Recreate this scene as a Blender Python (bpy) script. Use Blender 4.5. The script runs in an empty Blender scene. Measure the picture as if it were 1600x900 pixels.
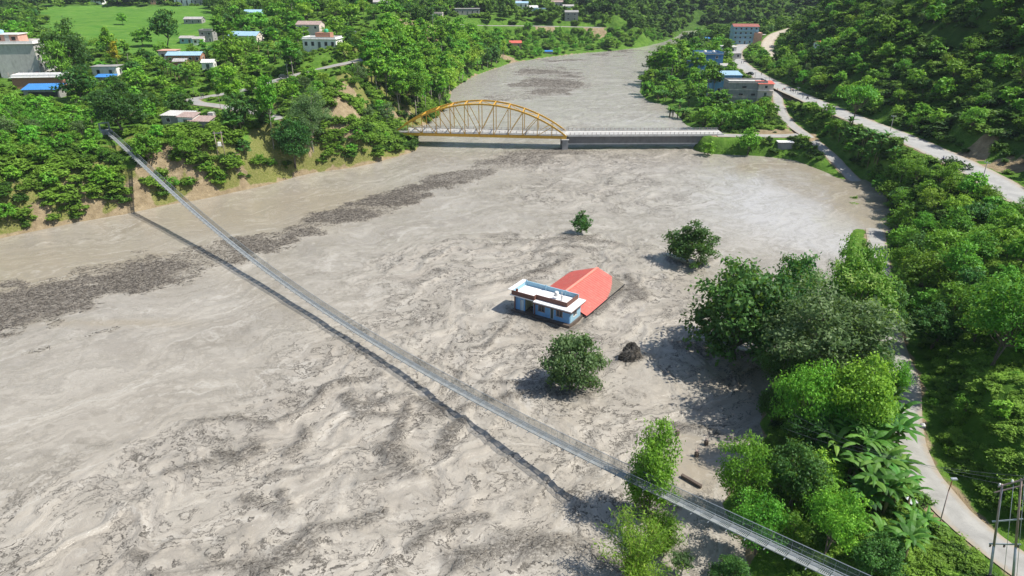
import bpy, math, random
import numpy as np
from mathutils import Vector, Matrix, Euler

C = bpy.context.scene.collection
scn = bpy.context.scene

# ------------------------------------------------------------------ camera, world, sun, exposure
CAMH, PITCH, FPX = 58.0, 25.0, 1067.0
cam = bpy.data.objects.new('camera', bpy.data.cameras.new('camera')); C.objects.link(cam)
cam.location = (0, 0, CAMH); cam.rotation_euler = (math.radians(90 - PITCH), 0, 0)
cam.data.sensor_width = 36; cam.data.lens = 36 * FPX / 1600; cam.data.clip_start = 0.5; cam.data.clip_end = 12000
scn.camera = cam
SUN_EL, SUN_AZ = 54.0, -6.0            # azimuth from +X, counter-clockwise
w = bpy.data.worlds.new('World'); scn.world = w; w.use_nodes = True
nt = w.node_tree; bg = nt.nodes['Background']
sky = nt.nodes.new('ShaderNodeTexSky'); sky.sky_type = 'NISHITA'; sky.sun_disc = False
sky.sun_elevation = math.radians(SUN_EL); sky.sun_rotation = math.radians(90 - SUN_AZ)
sky.altitude = 700; sky.dust_density = 1.5
nt.links.new(sky.outputs[0], bg.inputs[0]); bg.inputs[1].default_value = 0.105
sun = bpy.data.lights.new('sun', 'SUN'); sun.energy = 5.0; sun.angle = math.radians(0.55); sun.color = (1.0, 0.95, 0.87)
so = bpy.data.objects.new('sun', sun); C.objects.link(so)
e, a = math.radians(SUN_EL), math.radians(SUN_AZ)
SUND = Vector((math.cos(e) * math.cos(a), math.cos(e) * math.sin(a), math.sin(e)))
so.rotation_euler = SUND.to_track_quat('Z', 'Y').to_euler(); so.location = (200, 0, 300)
vs = scn.view_settings; vs.view_transform = 'Standard'; vs.look = 'None'; vs.exposure = 0.48; vs.gamma = 1
vs.use_curve_mapping = False
cy = scn.cycles
cy.use_denoising = True; cy.max_bounces = 6; cy.diffuse_bounces = 3; cy.glossy_bounces = 2
cy.transmission_bounces = 4; cy.transparent_max_bounces = 8; cy.volume_bounces = 1

rng = np.random.default_rng(7); random.seed(7)

# ------------------------------------------------------------------ pixel <-> world helpers
_t = math.radians(PITCH); CT, ST = math.cos(_t), math.sin(_t)
def raydir(u, v):
    x = (u - 800) / FPX; p = -(v - 450) / FPX
    return np.array([x, CT + p * ST, -ST + p * CT])
def unp(u, v, z=0.0):
    d = raydir(u, v); s = (z - CAMH) / d[2]
    return d[0] * s, d[1] * s
def proj(X, Y, Z):
    dz = Z - CAMH; f = Y * CT - dz * ST; up = Y * ST + dz * CT
    f = np.where(np.abs(f) < 1e-3, 1e-3, f) if isinstance(f, np.ndarray) else f
    return 800 + FPX * X / f, 450 - FPX * up / f, f

# ------------------------------------------------------------------ numpy noise
_tab = np.random.default_rng(3).random((256, 256))
def vnoise(x, y, s=0):
    x = np.asarray(x, float) + s * 17.13; y = np.asarray(y, float) + s * 31.7
    xi = np.floor(x).astype(int); yi = np.floor(y).astype(int); fx = x - xi; fy = y - yi
    fx = fx * fx * (3 - 2 * fx); fy = fy * fy * (3 - 2 * fy)
    a_ = _tab[xi & 255, yi & 255]; b_ = _tab[(xi + 1) & 255, yi & 255]
    c_ = _tab[xi & 255, (yi + 1) & 255]; d_ = _tab[(xi + 1) & 255, (yi + 1) & 255]
    return (a_ * (1 - fx) + b_ * fx) * (1 - fy) + (c_ * (1 - fx) + d_ * fx) * fy
def fbm(x, y, o=4, s=0):
    r = 0; amp = .5; f = 1.0
    for i in range(o):
        r = r + amp * vnoise(x * f, y * f, s + i * 5); amp *= .5; f *= 2.03
    return r / (1 - .5 ** o)
def smooth(a0, a1, x):
    t = np.clip((x - a0) / (a1 - a0), 0, 1); return t * t * (3 - 2 * t)

def seg_dist(px, py, P, closed=False):
    """distance to a polyline, index+param of nearest point"""
    P = np.asarray(P, float); n = len(P)
    best = np.full(px.shape, 1e9); bt = np.zeros(px.shape)
    for i in range(n if closed else n - 1):
        a_, b_ = P[i], P[(i + 1) % n]; d = b_ - a_; L = d @ d + 1e-9
        t = np.clip(((px - a_[0]) * d[0] + (py - a_[1]) * d[1]) / L, 0, 1)
        q = np.hypot(px - a_[0] - t * d[0], py - a_[1] - t * d[1])
        m = q < best; best = np.where(m, q, best); bt = np.where(m, i + t, bt)
    return best, bt
def inpoly(px, py, P):
    P = np.asarray(P, float); r = np.zeros(np.shape(px), bool); n = len(P)
    for i in range(n):
        x1, y1 = P[i]; x2, y2 = P[(i + 1) % n]
        if y1 == y2: continue
        c = ((y1 > py) != (y2 > py)) & (px < (x2 - x1) * (py - y1) / (y2 - y1) + x1)
        r ^= c
    return r
def catmull(P, step=2.0):
    P = [np.array(p, float) for p in P]; out = []
    P2 = [2 * P[0] - P[1]] + P + [2 * P[-1] - P[-2]]
    for i in range(1, len(P2) - 2):
        p0, p1, p2, p3 = P2[i - 1:i + 3]; n = max(2, int(np.linalg.norm(p2[:2] - p1[:2]) / step))
        for k in range(n):
            t = k / n
            out.append(.5 * (2 * p1 + (p2 - p0) * t + (2 * p0 - 5 * p1 + 4 * p2 - p3) * t * t + (3 * p1 - p0 - 3 * p2 + p3) * t ** 3))
    out.append(P[-1]); return np.array(out)

# ------------------------------------------------------------------ object helpers
def tag(o, label=None, cat=None, group=None, kind=None):
    if label: o['label'] = label
    if cat: o['category'] = cat
    if group: o['group'] = group
    if kind: o['kind'] = kind
    return o
def link(name, me, mat=None, parent=None, loc=None):
    o = bpy.data.objects.new(name, me); C.objects.link(o)
    if mat is not None and me is not None and len(me.materials) == 0:
        for m_ in (mat if isinstance(mat, (list, tuple)) else [mat]): me.materials.append(m_)
    if parent: o.parent = parent
    if loc is not None: o.location = loc
    return o
def thing(name, label, cat, loc=(0, 0, 0), rz=0, group=None):
    o = bpy.data.objects.new(name, None); C.objects.link(o); o.empty_display_size = .5
    o.location = loc; o.rotation_euler = (0, 0, rz); return tag(o, label, cat, group)
def copy_tree(o, parent=None):
    c = o.copy(); C.objects.link(c); c.parent = parent
    for ch in o.children: copy_tree(ch, c)
    return c
def mesh_np(name, V, F, smooth_=False, attrs=None, uv=None):
    """V (n,3), F (m,k) all faces k-gons"""
    V = np.ascontiguousarray(V, np.float32); F = np.ascontiguousarray(F, np.int32); m, k = F.shape
    me = bpy.data.meshes.new(name)
    me.vertices.add(len(V)); me.vertices.foreach_set('co', V.ravel())
    me.loops.add(m * k); me.loops.foreach_set('vertex_index', F.ravel())
    me.polygons.add(m); me.polygons.foreach_set('loop_start', np.arange(m, dtype=np.int32) * k)
    if smooth_: me.polygons.foreach_set('use_smooth', np.ones(m, bool))
    for nm, (dom, arr) in (attrs or {}).items():
        at = me.attributes.new(nm, 'FLOAT', dom); at.data.foreach_set('value', np.ascontiguousarray(arr, np.float32))
    me.update(calc_edges=True); return me

class MB:
    """collects boxes, tubes, slabs into one mesh"""
    def __init__(s): s.v = []; s.f = []; s.mi = []; s.sm = []
    def add(s, V, F, mi=0, sm=False):
        b = len(s.v); s.v += [tuple(map(float, p)) for p in V]; s.f += [tuple(i + b for i in f) for f in F]
        s.mi += [mi] * len(F); s.sm += [sm] * len(F); return s
    def box(s, c, d, rz=0, mi=0, M=None):
        V = []
        for i in (-1, 1):
            for j in (-1, 1):
                for k in (-1, 1):
                    x, y, z = i * d[0] / 2, j * d[1] / 2, k * d[2] / 2
                    if rz: x, y = x * math.cos(rz) - y * math.sin(rz), x * math.sin(rz) + y * math.cos(rz)
                    p = Vector((x, y, z))
                    if M: p = M @ p
                    V.append((p[0] + c[0], p[1] + c[1], p[2] + c[2]))
        return s.add(V, [(0, 1, 3, 2), (4, 6, 7, 5), (0, 4, 5, 1), (2, 3, 7, 6), (0, 2, 6, 4), (1, 5, 7, 3)], mi)
    def bar(s, p, q, w_, h_=None, mi=0):
        p = Vector(p); q = Vector(q); d = q - p; L = d.length
        if L < 1e-6: return s
        M = d.to_track_quat('X', 'Z').to_matrix(); return s.box((p + q) / 2, (L, w_, h_ or w_), M=M, mi=mi)
    def tube(s, P, R, n=7, mi=0, cap=True):
        P = [Vector(p) for p in P]; R = R if hasattr(R, '__len__') else [R] * len(P)
        V = []; F = []
        for i, p in enumerate(P):
            d = (P[min(i + 1, len(P) - 1)] - P[max(i - 1, 0)])
            q = d.to_track_quat('Z', 'Y') if d.length > 1e-6 else Euler((0, 0, 0)).to_quaternion()
            for k in range(n):
                an = 2 * math.pi * k / n; V.append(p + q @ Vector((math.cos(an) * R[i], math.sin(an) * R[i], 0)))
        for i in range(len(P) - 1):
            for k in range(n):
                F.append((i * n + k, i * n + (k + 1) % n, (i + 1) * n + (k + 1) % n, (i + 1) * n + k))
        if cap: F.append(tuple(range(n - 1, -1, -1))); F.append(tuple((len(P) - 1) * n + k for k in range(n)))
        return s.add(V, F, mi, True)
    def prism(s, poly, z0, z1, mi=0):
        n = len(poly); V = [(x, y, z0) for x, y in poly] + [(x, y, z1) for x, y in poly]
        return s.add(V, [tuple(range(n - 1, -1, -1)), tuple(range(n, 2 * n))] + [(i, (i + 1) % n, (i + 1) % n + n, i + n) for i in range(n)], mi)
    def mesh(s, name):
        me = bpy.data.meshes.new(name); me.from_pydata(s.v, [], s.f); me.update()
        me.polygons.foreach_set('material_index', np.array(s.mi, np.int32)); me.polygons.foreach_set('use_smooth', np.array(s.sm, bool))
        return me
    def build(s, name, mat, parent=None, loc=None): return link(name, s.mesh(name), mat, parent, loc)

# ------------------------------------------------------------------ material helpers
class NT:
    def __init__(s, name):
        s.m = bpy.data.materials.new(name); s.m.use_nodes = True; s.t = s.m.node_tree; s.b = s.t.nodes['Principled BSDF']
        s.out = s.t.nodes['Material Output']
    def n(s, typ, **kw):
        x = s.t.nodes.new(typ)
        for k, v_ in kw.items():
            if hasattr(x, k): setattr(x, k, v_)
            else: x.inputs[k].default_value = v_
        return x
    def l(s, a_, b_): s.t.links.new(a_, b_)
    def set(s, inp, val):
        if isinstance(val, bpy.types.NodeSocket): s.l(val, inp)
        else:
            if isinstance(val, (tuple, list)) and len(val) == 3 and len(inp.default_value) == 4: val = (*val, 1)
            inp.default_value = val
    def noise(s, vec=None, scale=5, detail=4, rough=.5, dist=0, color=False):
        x = s.n('ShaderNodeTexNoise'); x.inputs['Scale'].default_value = scale; x.inputs['Detail'].default_value = detail
        x.inputs['Roughness'].default_value = rough; x.inputs['Distortion'].default_value = dist
        if vec is not None: s.l(vec, x.inputs['Vector'])
        return x.outputs[1] if color else x.outputs[0]
    def math(s, op, a_, b_=None, c_=None, clamp=False):
        x = s.n('ShaderNodeMath', operation=op); x.use_clamp = clamp
        for i, q in enumerate((a_, b_, c_)):
            if q is not None: s.set(x.inputs[i], q)
        return x.outputs[0]
    def ramp(s, fac, stops, interp='LINEAR'):
        x = s.n('ShaderNodeValToRGB'); s.l(fac, x.inputs[0]); cr = x.color_ramp; cr.interpolation = interp
        while len(cr.elements) < len(stops): cr.elements.new(.5)
        for el, (p, c_) in zip(cr.elements, stops):
            el.position = p; el.color = (*c_, 1) if hasattr(c_, '__len__') else (c_, c_, c_, 1)
        return x.outputs[0]
    def mix(s, fac, a_, b_, blend='MIX'):
        x = s.n('ShaderNodeMix', data_type='RGBA', blend_type=blend)
        s.set(x.inputs[0], fac); s.set(x.inputs[6], a_); s.set(x.inputs[7], b_); return x.outputs[2]
    def attr(s, nm):
        x = s.n('ShaderNodeAttribute', attribute_name=nm); return x.outputs['Fac']
    def coord(s, k='Object'): return s.n('ShaderNodeTexCoord').outputs[k]
    def pos(s): return s.n('ShaderNodeNewGeometry').outputs['Position']
    def mapping(s, vec, scale=(1, 1, 1), rot=(0, 0, 0), loc=(0, 0, 0)):
        x = s.n('ShaderNodeMapping'); s.l(vec, x.inputs[0]); x.inputs['Scale'].default_value = scale
        x.inputs['Rotation'].default_value = rot; x.inputs['Location'].default_value = loc; return x.outputs[0]
    def bump(s, h, strength=.3, dist=.1):
        x = s.n('ShaderNodeBump'); x.inputs['Strength'].default_value = strength; x.inputs['Distance'].default_value = dist
        s.l(h, x.inputs['Height']); s.l(x.outputs[0], s.b.inputs['Normal']); return x
def simple(name, col, rough=.7, var=.15, scale=1.5, metal=0, dirt=None, bump=0, spec=.5):
    """painted / plastered / metal surface with blotchy wear of its own"""
    k = NT(name); p = k.pos(); n1 = k.noise(p, scale, 6, .6)
    lo = tuple(c_ * (1 - var) for c_ in col); hi = tuple(min(1, c_ * (1 + var)) for c_ in col)
    c = k.ramp(n1, [(.3, lo), (.7, hi)])
    if dirt:
        n2 = k.noise(k.mapping(p, (1, 1, .35)), scale * 1.7, 5, .65, .5)
        f = k.ramp(n2, [(.5, 0.0), (.72, 1.0)]); c = k.mix(k.math('MULTIPLY', f, .7), c, dirt)
    k.set(k.b.inputs['Base Color'], c); k.b.inputs['Roughness'].default_value = rough; k.b.inputs['Metallic'].default_value = metal
    k.b.inputs['Specular IOR Level'].default_value = spec
    if bump: k.bump(k.noise(p, scale * 8, 4), .4, bump)
    return k.m
HAZE = 0.00006
# ------------------------------------------------------------------ river outline (water level z=0)
left_px = [(-200, 425), (0, 372), (60, 360), (130, 345), (190, 335), (250, 322), (330, 308), (420, 288), (480, 271), (560, 260), (615, 246),
           (650, 235), (650, 222), (640, 206), (672, 190), (700, 165), (706, 140), (742, 118), (800, 98), (850, 90), (900, 84), (960, 79), (1000, 74), (1035, 66), (1056, 58)]
right_px = [(1180, 900), (1165, 850), (1130, 790), (1160, 735), (1195, 690), (1190, 640), (1220, 580), (1270, 520), (1330, 450), (1352, 400), (1344, 365),
            (1326, 318), (1322, 305), (1333, 303), (1352, 345), (1366, 350), (1362, 310), (1330, 282), (1318, 272), (1280, 262), (1240, 250), (1185, 243), (1140, 238), (1118, 230),
            (1122, 214), (1100, 207), (1075, 196), (1058, 180), (1045, 165), (1012, 158), (1000, 145), (1004, 120), (1020, 100), (1052, 80), (1085, 64), (1115, 56), (1150, 53.5), (1240, 54)]
LW = [unp(*p) for p in left_px]; RW = [unp(*p) for p in right_px]
RIVER = [(-420, 60), (-420, 120)] + LW + [unp(1066, 49), unp(1100, 46), unp(1170, 46.5), unp(1260, 47)] + RW[::-1] + [(14, 30), (0, -80), (-420, -80)]
RIVER = np.array(RIVER)

# ------------------------------------------------------------------ roads: (x, y, z)
def P3(L): return [(*unp(u, v, z), z) for u, v, z in L]
main_road = P3([(1180, 62, 12), (1152, 76, 10), (1150, 90, 9.5), (1168, 108, 9.5), (1210, 131, 9.8), (1280, 162, 10.5), (1345, 189, 11.5), (1400, 210, 12), (1470, 240, 12), (1540, 275, 12), (1612, 316, 12)]) + [(120, 115, 12.5), (138, 80, 13), (170, 40, 14), (215, 0, 15)]
lower_road = P3([(1214, 143, 9.2), (1218, 165, 7.5), (1232, 190, 6), (1262, 213, 5), (1295, 240, 3), (1322, 268, .7), (1350, 300, -.5), (1360, 330, -.6), (1366, 352, -.2), (1371, 385, 1.2), (1374, 420, 2.3), (1380, 470, 3), (1394, 540, 4), (1412, 590, 4.6), (1414, 640, 5), (1418, 690, 5), (1445, 745, 5), (1490, 800, 5), (1550, 850, 5), (1640, 915, 5)])
bridge_road = P3([(1120, 211, 5.05), (1170, 212, 5), (1225, 212, 5), (1262, 210, 5)])
upper_road = P3([(1208, 92, 11), (1201, 76, 12), (1200, 66, 13), (1210, 55, 15), (1230, 47, 17), (1262, 38, 20), (1300, 29, 23)])
left_road = P3([(640, 60, 27), (598, 76, 26), (578, 86, 25.5), (562, 94, 25), (520, 103, 24), (470, 115, 22), (430, 126, 20.5), (380, 141, 18.5), (330, 150, 17.5), (302, 155, 17), (308, 161, 17), (345, 166, 17), (400, 176, 16.5), (440, 186, 16)])
left_road2 = P3([(710, 38, 20), (760, 40, 18), (830, 40.5, 16.5), (900, 42, 15), (940, 43, 14)])
ROADS = [('main_road', main_road, 4.5), ('riverside_road', lower_road, 2.05), ('bridge_approach_road', bridge_road, 2.6),
         ('upper_road', upper_road, 4.0), ('village_road', left_road, 2.6), ('far_road', left_road2, 4.0)]
ROADC = [(nm, catmull(P, 2.0), hw) for nm, P, hw in ROADS]

# ------------------------------------------------------------------ terrain control points
ctl = []
def cpd(L):   # landward points given in picture columns with a low height
    cp(L)
def cp(L):
    for u, v, z in L:
        # no bank may overhang the water: lower the point until it stands clear of the shore
        while z > 1.0:
            x, y = unp(u, v, z); d, _ = seg_dist(np.array([x]), np.array([y]), RIVER, True)
            if not inpoly(np.array([x]), np.array([y]), RIVER)[0] and d[0] > .42 * z: break
            z -= .4
        ctl.append((*unp(u, v, z), z))
for W__ in (LW, RW):
    for p in catmull([np.array(q) for q in W__], 5.0)[::1]: ctl.append((p[0], p[1], .4))
for p in [unp(1066, 49), unp(1100, 46), unp(1170, 46.5), unp(1260, 47)]: ctl.append((p[0], p[1], .5))
cp([(-200, 330, 14), (-100, 320, 11), (0, 305, 10), (60, 310, 6.5), (100, 285, 9), (130, 245, 13), (170, 225, 14.5), (200, 292, 7), (228, 256, 12.4), (172, 215, 15.2), (110, 200, 16), (0, 200, 17),
    (250, 285, 7), (300, 240, 13), (330, 262, 10), (345, 225, 14), (400, 237, 13), (440, 260, 8), (470, 218, 14), (520, 225, 9), (560, 215, 9), (600, 203, 6), (626, 203, 5), (612, 192, 6.5), (590, 175, 10),
    (540, 178, 15), (525, 150, 20), (545, 112, 24.5), (480, 150, 18), (285, 190, 16.5), (60, 140, 18), (0, 120, 20), (165, 118, 19), (100, 60, 23), (200, 40, 25), (300, 20, 28), (0, 60, 25), (280, 85, 21), (380, 70, 22),
    (500, 72, 27), (680, 40, 29), (620, 12, 36), (400, 20, 29), (450, 50, 27), (640, 100, 15), (650, 140, 7), (690, 120, 3), (740, 80, 8), (760, 95, 2.5), (720, 60, 13), (800, 60, 9), (850, 60, 9), (900, 55, 9), (960, 50, 10), (1000, 45, 13), (960, 25, 22), (800, 20, 24), (720, 15, 27), (890, 30, 18)])
cp([(1180, 226, 3), (1240, 233, 3.2), (1290, 250, 2.2), (1150, 222, 3.8), (1200, 195, 4.8), (1100, 195, 2.2), (1130, 170, 3.5), (1180, 165, 5), (1160, 152, 6), (1050, 130, 2.5), (1090, 150, 3.5), (1050, 100, 3.5), (1100, 105, 5), (1130, 85, 7), (1120, 66, 5), (1160, 66, 8), (1215, 110, 11), (1190, 85, 11),
    (1250, 60, 13), (1335, 345, 1.4), (1330, 325, 1.0), (1500, 600, 9), (1470, 640, 6), (1590, 600, 13), (1560, 700, 9), (1600, 780, 9), (1480, 300, 10.2), (1420, 300, 6), (1400, 400, 5), (1500, 450, 9.5), (1590, 420, 12.3), (1230, 620, 2), (1300, 600, 3), (1300, 700, 3.2), (1250, 800, 2.6), (1350, 850, 4), (1200, 860, 1.5), (1240, 700, 2), (1330, 520, 2)])
ctl += [(38, 40, 2.5), (26, 30, 1.5), (60, 30, 5), (45, 5, 4), (90, 30, 7), (110, 80, 11), (100, 60, 9), (80, -40, 6), (160, -60, 14)]
for y in (-60, 0, 40, 80, 120, 170, 220, 270, 320, 370, 410):
    xr = {-60: 255, 0: 225, 40: 180, 80: 149, 120: 129}.get(y, 124 if y < 360 else 150)
    for dx, dz in ((8, 13.5), (18, 24), (40, 44), (75, 70), (130, 108), (230, 170), (420, 240)):
        ctl.append((xr + dx, y, dz + (2 if y < 100 else 0)))
ctl += [(175, 450, 22), (200, 470, 35), (260, 480, 60), (350, 500, 110), (500, 520, 190), (230, 520, 20), (330, 600, 50), (300, 570, 32), (450, 650, 110), (400, 780, 30), (500, 760, 50), (600, 700, 130), (800, 700, 200)]
ctl += [(300, 880, 40), (220, 880, 55), (330, 1000, 120), (180, 900, 55), (150, 800, 35), (120, 760, 30), (60, 800, 48), (-50, 900, 55), (200, 1150, 170), (0, 1200, 110), (450, 1000, 130), (600, 900, 120),
        (-250, 1000, 55), (-500, 900, 38), (-800, 900, 45), (-500, 500, 27), (-400, 300, 22), (-400, 200, 18), (-700, 200, 30), (-700, 500, 35), (-1200, 600, 90), (-450, 130, 8), (-600, 60, 10), (-600, -80, 12),
        (-500, 1300, 110), (-1000, 1300, 130), (-1500, 1500, 260), (-1500, 800, 160), (-1500, 0, 120), (0, 1700, 280), (700, 1500, 330), (-500, 1900, 300), (-1500, 2500, 500), (0, 2600, 560), (1000, 2500, 600), (1500, 1500, 500), (1500, 600, 400), (1500, -100, 350),
        (900, 0, 260), (900, 350, 260)]
for nm, P, hw in ROADC:
    for q in P[::6]: ctl.append(tuple(q))
ctl = np.array(ctl)
# drop near-duplicate sites
keep = []
for i, c_ in enumerate(ctl):
    if all((c_[0] - ctl[j][0]) ** 2 + (c_[1] - ctl[j][1]) ** 2 > 9 for j in keep): keep.append(i)
ctl = ctl[keep]
D = np.hypot(ctl[:, None, 0] - ctl[None, :, 0], ctl[:, None, 1] - ctl[None, :, 1])
D = np.sqrt(D * D + 9.0) ; n_ = len(ctl); A = np.zeros((n_ + 3, n_ + 3)); A[:n_, :n_] = D - np.eye(n_) * .3
A[:n_, n_] = 1; A[:n_, n_ + 1:] = ctl[:, :2]; A[n_, :n_] = 1; A[n_ + 1:, :n_] = ctl[:, :2].T
coef = np.linalg.solve(A, np.concatenate([ctl[:, 2], np.zeros(3)]))
def rbf(x, y):
    r = coef[n_] + coef[n_ + 1] * x + coef[n_ + 2] * y
    for i in range(n_): r = r + coef[i] * np.sqrt((x - ctl[i, 0]) ** 2 + (y - ctl[i, 1]) ** 2 + 9.0)
    return r

def axis(f0, f1, st, lo, hi, g):
    a_ = list(np.arange(f0, f1, st)); s_ = st; x = a_[-1]
    while x < hi: s_ *= g; x += s_; a_.append(x)
    s_ = st; x = a_[0]; b_ = []
    while x > lo: s_ *= g; x -= s_; b_.append(x)
    return np.array(b_[::-1] + a_)
gx = axis(-190, 210, 1.6, -1700, 1700, 1.04)
gy = axis(20, 300, 1.6, -120, 301, 1.045); gy = np.concatenate([gy[gy < 300], axis(300, 640, 2.4, 299, 2900, 1.05)])
gy = np.unique(np.round(gy, 3)); gy = gy[np.concatenate([[True], np.diff(gy) > .8])]
GX, GY = np.meshgrid(gx, gy)
Z = rbf(GX, GY)
ins = inpoly(GX, GY, RIVER); dr, _ = seg_dist(GX, GY, RIVER, True)
sd = np.where(ins, -dr, dr)                              # >0 on land
nz = (fbm(GX / 14, GY / 14, 4, 1) - .5) * 3.0 + (fbm(GX / 60, GY / 60, 3, 9) - .5) * 5 * smooth(20, 120, sd)
far_ = smooth(500, 1200, GY) + smooth(250, 600, np.abs(GX))
nz = nz * smooth(1.5, 12, sd) + (fbm(GX / 110, GY / 110, 5, 4) - .5) * 75 * np.clip(far_, 0, 1) * smooth(30, 200, sd)
hillm = smooth(16, 40, GX - 122) * smooth(30, 80, GY) * (1 - smooth(420, 470, GY))
nz = nz + hillm * ((np.abs(fbm(GX / 45 + GY / 160, GY / 26, 3, 12) - .5) * 2) * 14 - 4)
Z = np.maximum(Z, .25 + np.minimum(sd, 4) * .1) + nz
Z = np.where(sd > 0, np.maximum(Z, .12 + .12 * np.minimum(sd, 3)), np.maximum(-2.5, sd * .5 - .05))
roadd = np.full(GX.shape, 1e9)
for nm, P, hw in ROADC:
    d, t = seg_dist(GX, GY, P[:, :2]); i = np.clip(t.astype(int), 0, len(P) - 2); f = t - i
    rz = P[i, 2] * (1 - f) + P[i + 1, 2] * f
    wgt = 1 - smooth(hw + 1.6, hw + 7, d); Z = Z * (1 - wgt) + (rz - .13) * wgt
    roadd = np.minimum(roadd, d - hw)
# the ground falls clear below the footbridge
for t_ in np.arange(-84, 122, 2.0):
    x_, y_ = -53 + .694 * t_, 130 - .72 * t_; dk = float(np.interp(t_, [-86.5, -60, -32, 0, 46, 76, 97, 118], [16, 11.5, 6.7, 3.1, 2.2, 3.75, 5.8, 8.4])) - (1.2 if t_ < -78 else 2.6)
    d = np.hypot(GX - x_, GY - y_); Z = np.where((d < 7) & (sd > 0), np.minimum(Z, np.maximum(dk, .2) + np.maximum(d - 3, 0) * .9), Z)
# level pads under the big buildings
def hgt(x, y):
    x = np.asarray(x, float); y = np.asarray(y, float)
    i = np.clip(np.searchsorted(gx, x) - 1, 0, len(gx) - 2); j = np.clip(np.searchsorted(gy, y) - 1, 0, len(gy) - 2)
    fx = np.clip((x - gx[i]) / (gx[i + 1] - gx[i]), 0, 1); fy = np.clip((y - gy[j]) / (gy[j + 1] - gy[j]), 0, 1)
    return (Z[j, i] * (1 - fx) + Z[j, i + 1] * fx) * (1 - fy) + (Z[j + 1, i] * (1 - fx) + Z[j + 1, i + 1] * fx) * fy
def gsamp(G, x, y):
    i = np.clip(np.searchsorted(gx, x) - 1, 0, len(gx) - 1); j = np.clip(np.searchsorted(gy, y) - 1, 0, len(gy) - 1)
    return G[j, i]
def hit(u, v):
    """where the sight line through a picture point meets the ground or water"""
    d = raydir(u, v); s = 30.0; prev = s
    while s < 4000:
        p = d * s; z = CAMH + p[2]; h = max(0.0, float(hgt(p[0], p[1])))
        if z < h:
            lo, hi = prev, s
            for _ in range(18):
                m = (lo + hi) / 2; p = d * m
                if CAMH + p[2] < max(0.0, float(hgt(p[0], p[1]))): hi = m
                else: lo = m
            p = d * hi; return float(p[0]), float(p[1]), max(0.0, float(hgt(p[0], p[1])))
        prev = s; s *= 1.01
    return float(p[0]), float(p[1]), 0.0
def ztop(X, Y, v):
    """height z at which the vertical through X,Y is seen at picture row v"""
    k = (450 - v) / FPX
    # (Y*ST + dz*CT) = k*(Y*CT - dz*ST)
    return CAMH + (k * Y * CT - Y * ST) / (CT + k * ST)
def wpx(px, X, Y, Z_): return px * proj(X, Y, Z_)[2] / FPX

# masks on the ground
field = np.zeros(GX.shape)
PU, PV, PF = proj(GX, GY, Z); vis = PF > 1
for poly in ([(60, 8), (330, 10), (345, 35), (330, 75), (300, 82), (250, 88), (150, 78), (60, 55)], [(335, 232), (440, 205), (470, 225), (455, 245), (340, 250)], [(360, 215), (380, 205), (450, 210), (440, 222)]):
    field = np.maximum(field, (inpoly(PU, PV, poly) & vis).astype(float))
gzy, gzx = np.gradient(Z, gy, gx); slope = np.hypot(gzx, gzy)
woods = np.clip(smooth(560, 760, GY) + smooth(122, 135, GX) * (GY < 470) + .0, 0, 1)  # forest floor upstream; on the right hill, hillside shade painted into the ground
SOILSPOT = []
straw = smooth(.35, .9, slope + (fbm(GX / 9, GY / 9, 3, 21) - .5) * 1.1) * (GX < -15) * (GY < 330)
soil = smooth(.62, .72, fbm(GX / 7, GY / 7, 4, 25)) * smooth(.7, 1.0, slope) * (GX < -15) * (GY < 330) * .9
for u, v, r in ((535, 168, 6), (541, 145, 4.5), (528, 182, 5), (548, 175, 4), (215, 322, 4), (195, 327, 3), (68, 345, 3.5), (312, 285, 2.5), (270, 325, 2.5), (612, 182, 7), (790, 88, 8), (1520, 240, 5), (1575, 262, 5), (130, 310, 4), (240, 252, 4), (265, 250, 4), (1225, 207, 4), (1195, 207, 5), (1230, 145, 4), (640, 38, 9), (665, 45, 7), (850, 42, 8), (930, 44, 9), (800, 95, 6)):
    x, y, z = hit(u, v); SOILSPOT.append((x, y, r * .75)); d = np.hypot(GX - x, GY - y); soil = np.maximum(soil, 1 - smooth(r * .7, r * 1.3, d + (fbm(GX / 3, GY / 3, 2, 33) - .5) * r))
soil = np.maximum(soil, (1 - smooth(.0, 1.1, roadd + (fbm(GX / 4, GY / 4, 3, 40) - .5) * 2.0)) * (GX > -300) * .75)
soil = np.where((sd < .2) & (GX < 60), 1, soil)
V = np.stack([GX, GY, Z], -1).reshape(-1, 3); ny, nx = GX.shape
idx = np.arange(ny * nx).reshape(ny, nx)
F = np.stack([idx[:-1, :-1], idx[:-1, 1:], idx[1:, 1:], idx[1:, :-1]], -1).reshape(-1, 4)
k = NT('ground'); p = k.pos()
g = k.ramp(k.noise(p, .35, 8, .65), [(.3, (.05, .11, .014)), (.5, (.085, .18, .022)), (.72, (.15, .25, .04))])
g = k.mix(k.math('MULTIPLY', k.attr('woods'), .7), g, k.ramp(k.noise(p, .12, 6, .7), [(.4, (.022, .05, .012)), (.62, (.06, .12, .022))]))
g2 = k.ramp(k.noise(k.mapping(p, (.5, 2.6, 1)), .14, 7, .65), [(.32, (.06, .165, .022)), (.5, (.095, .215, .03)), (.68, (.15, .26, .045))])
fd = k.attr('field'); g = k.mix(fd, g, g2)
sw = k.math('ADD', k.attr('straw'), k.math('MULTIPLY', k.math('SUBTRACT', k.noise(p, 1.3, 6, .75), .5), 1.2))
g = k.mix(k.ramp(sw, [(.45, 0.0), (.75, .8)]), g, k.ramp(k.noise(p, 2.2, 5, .7), [(.35, (.12, .13, .03)), (.7, (.30, .25, .11))]))
s_ = k.ramp(k.noise(p, .5, 8, .65), [(.3, (.19, .145, .085)), (.55, (.30, .235, .145)), (.75, (.42, .34, .22))])
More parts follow.
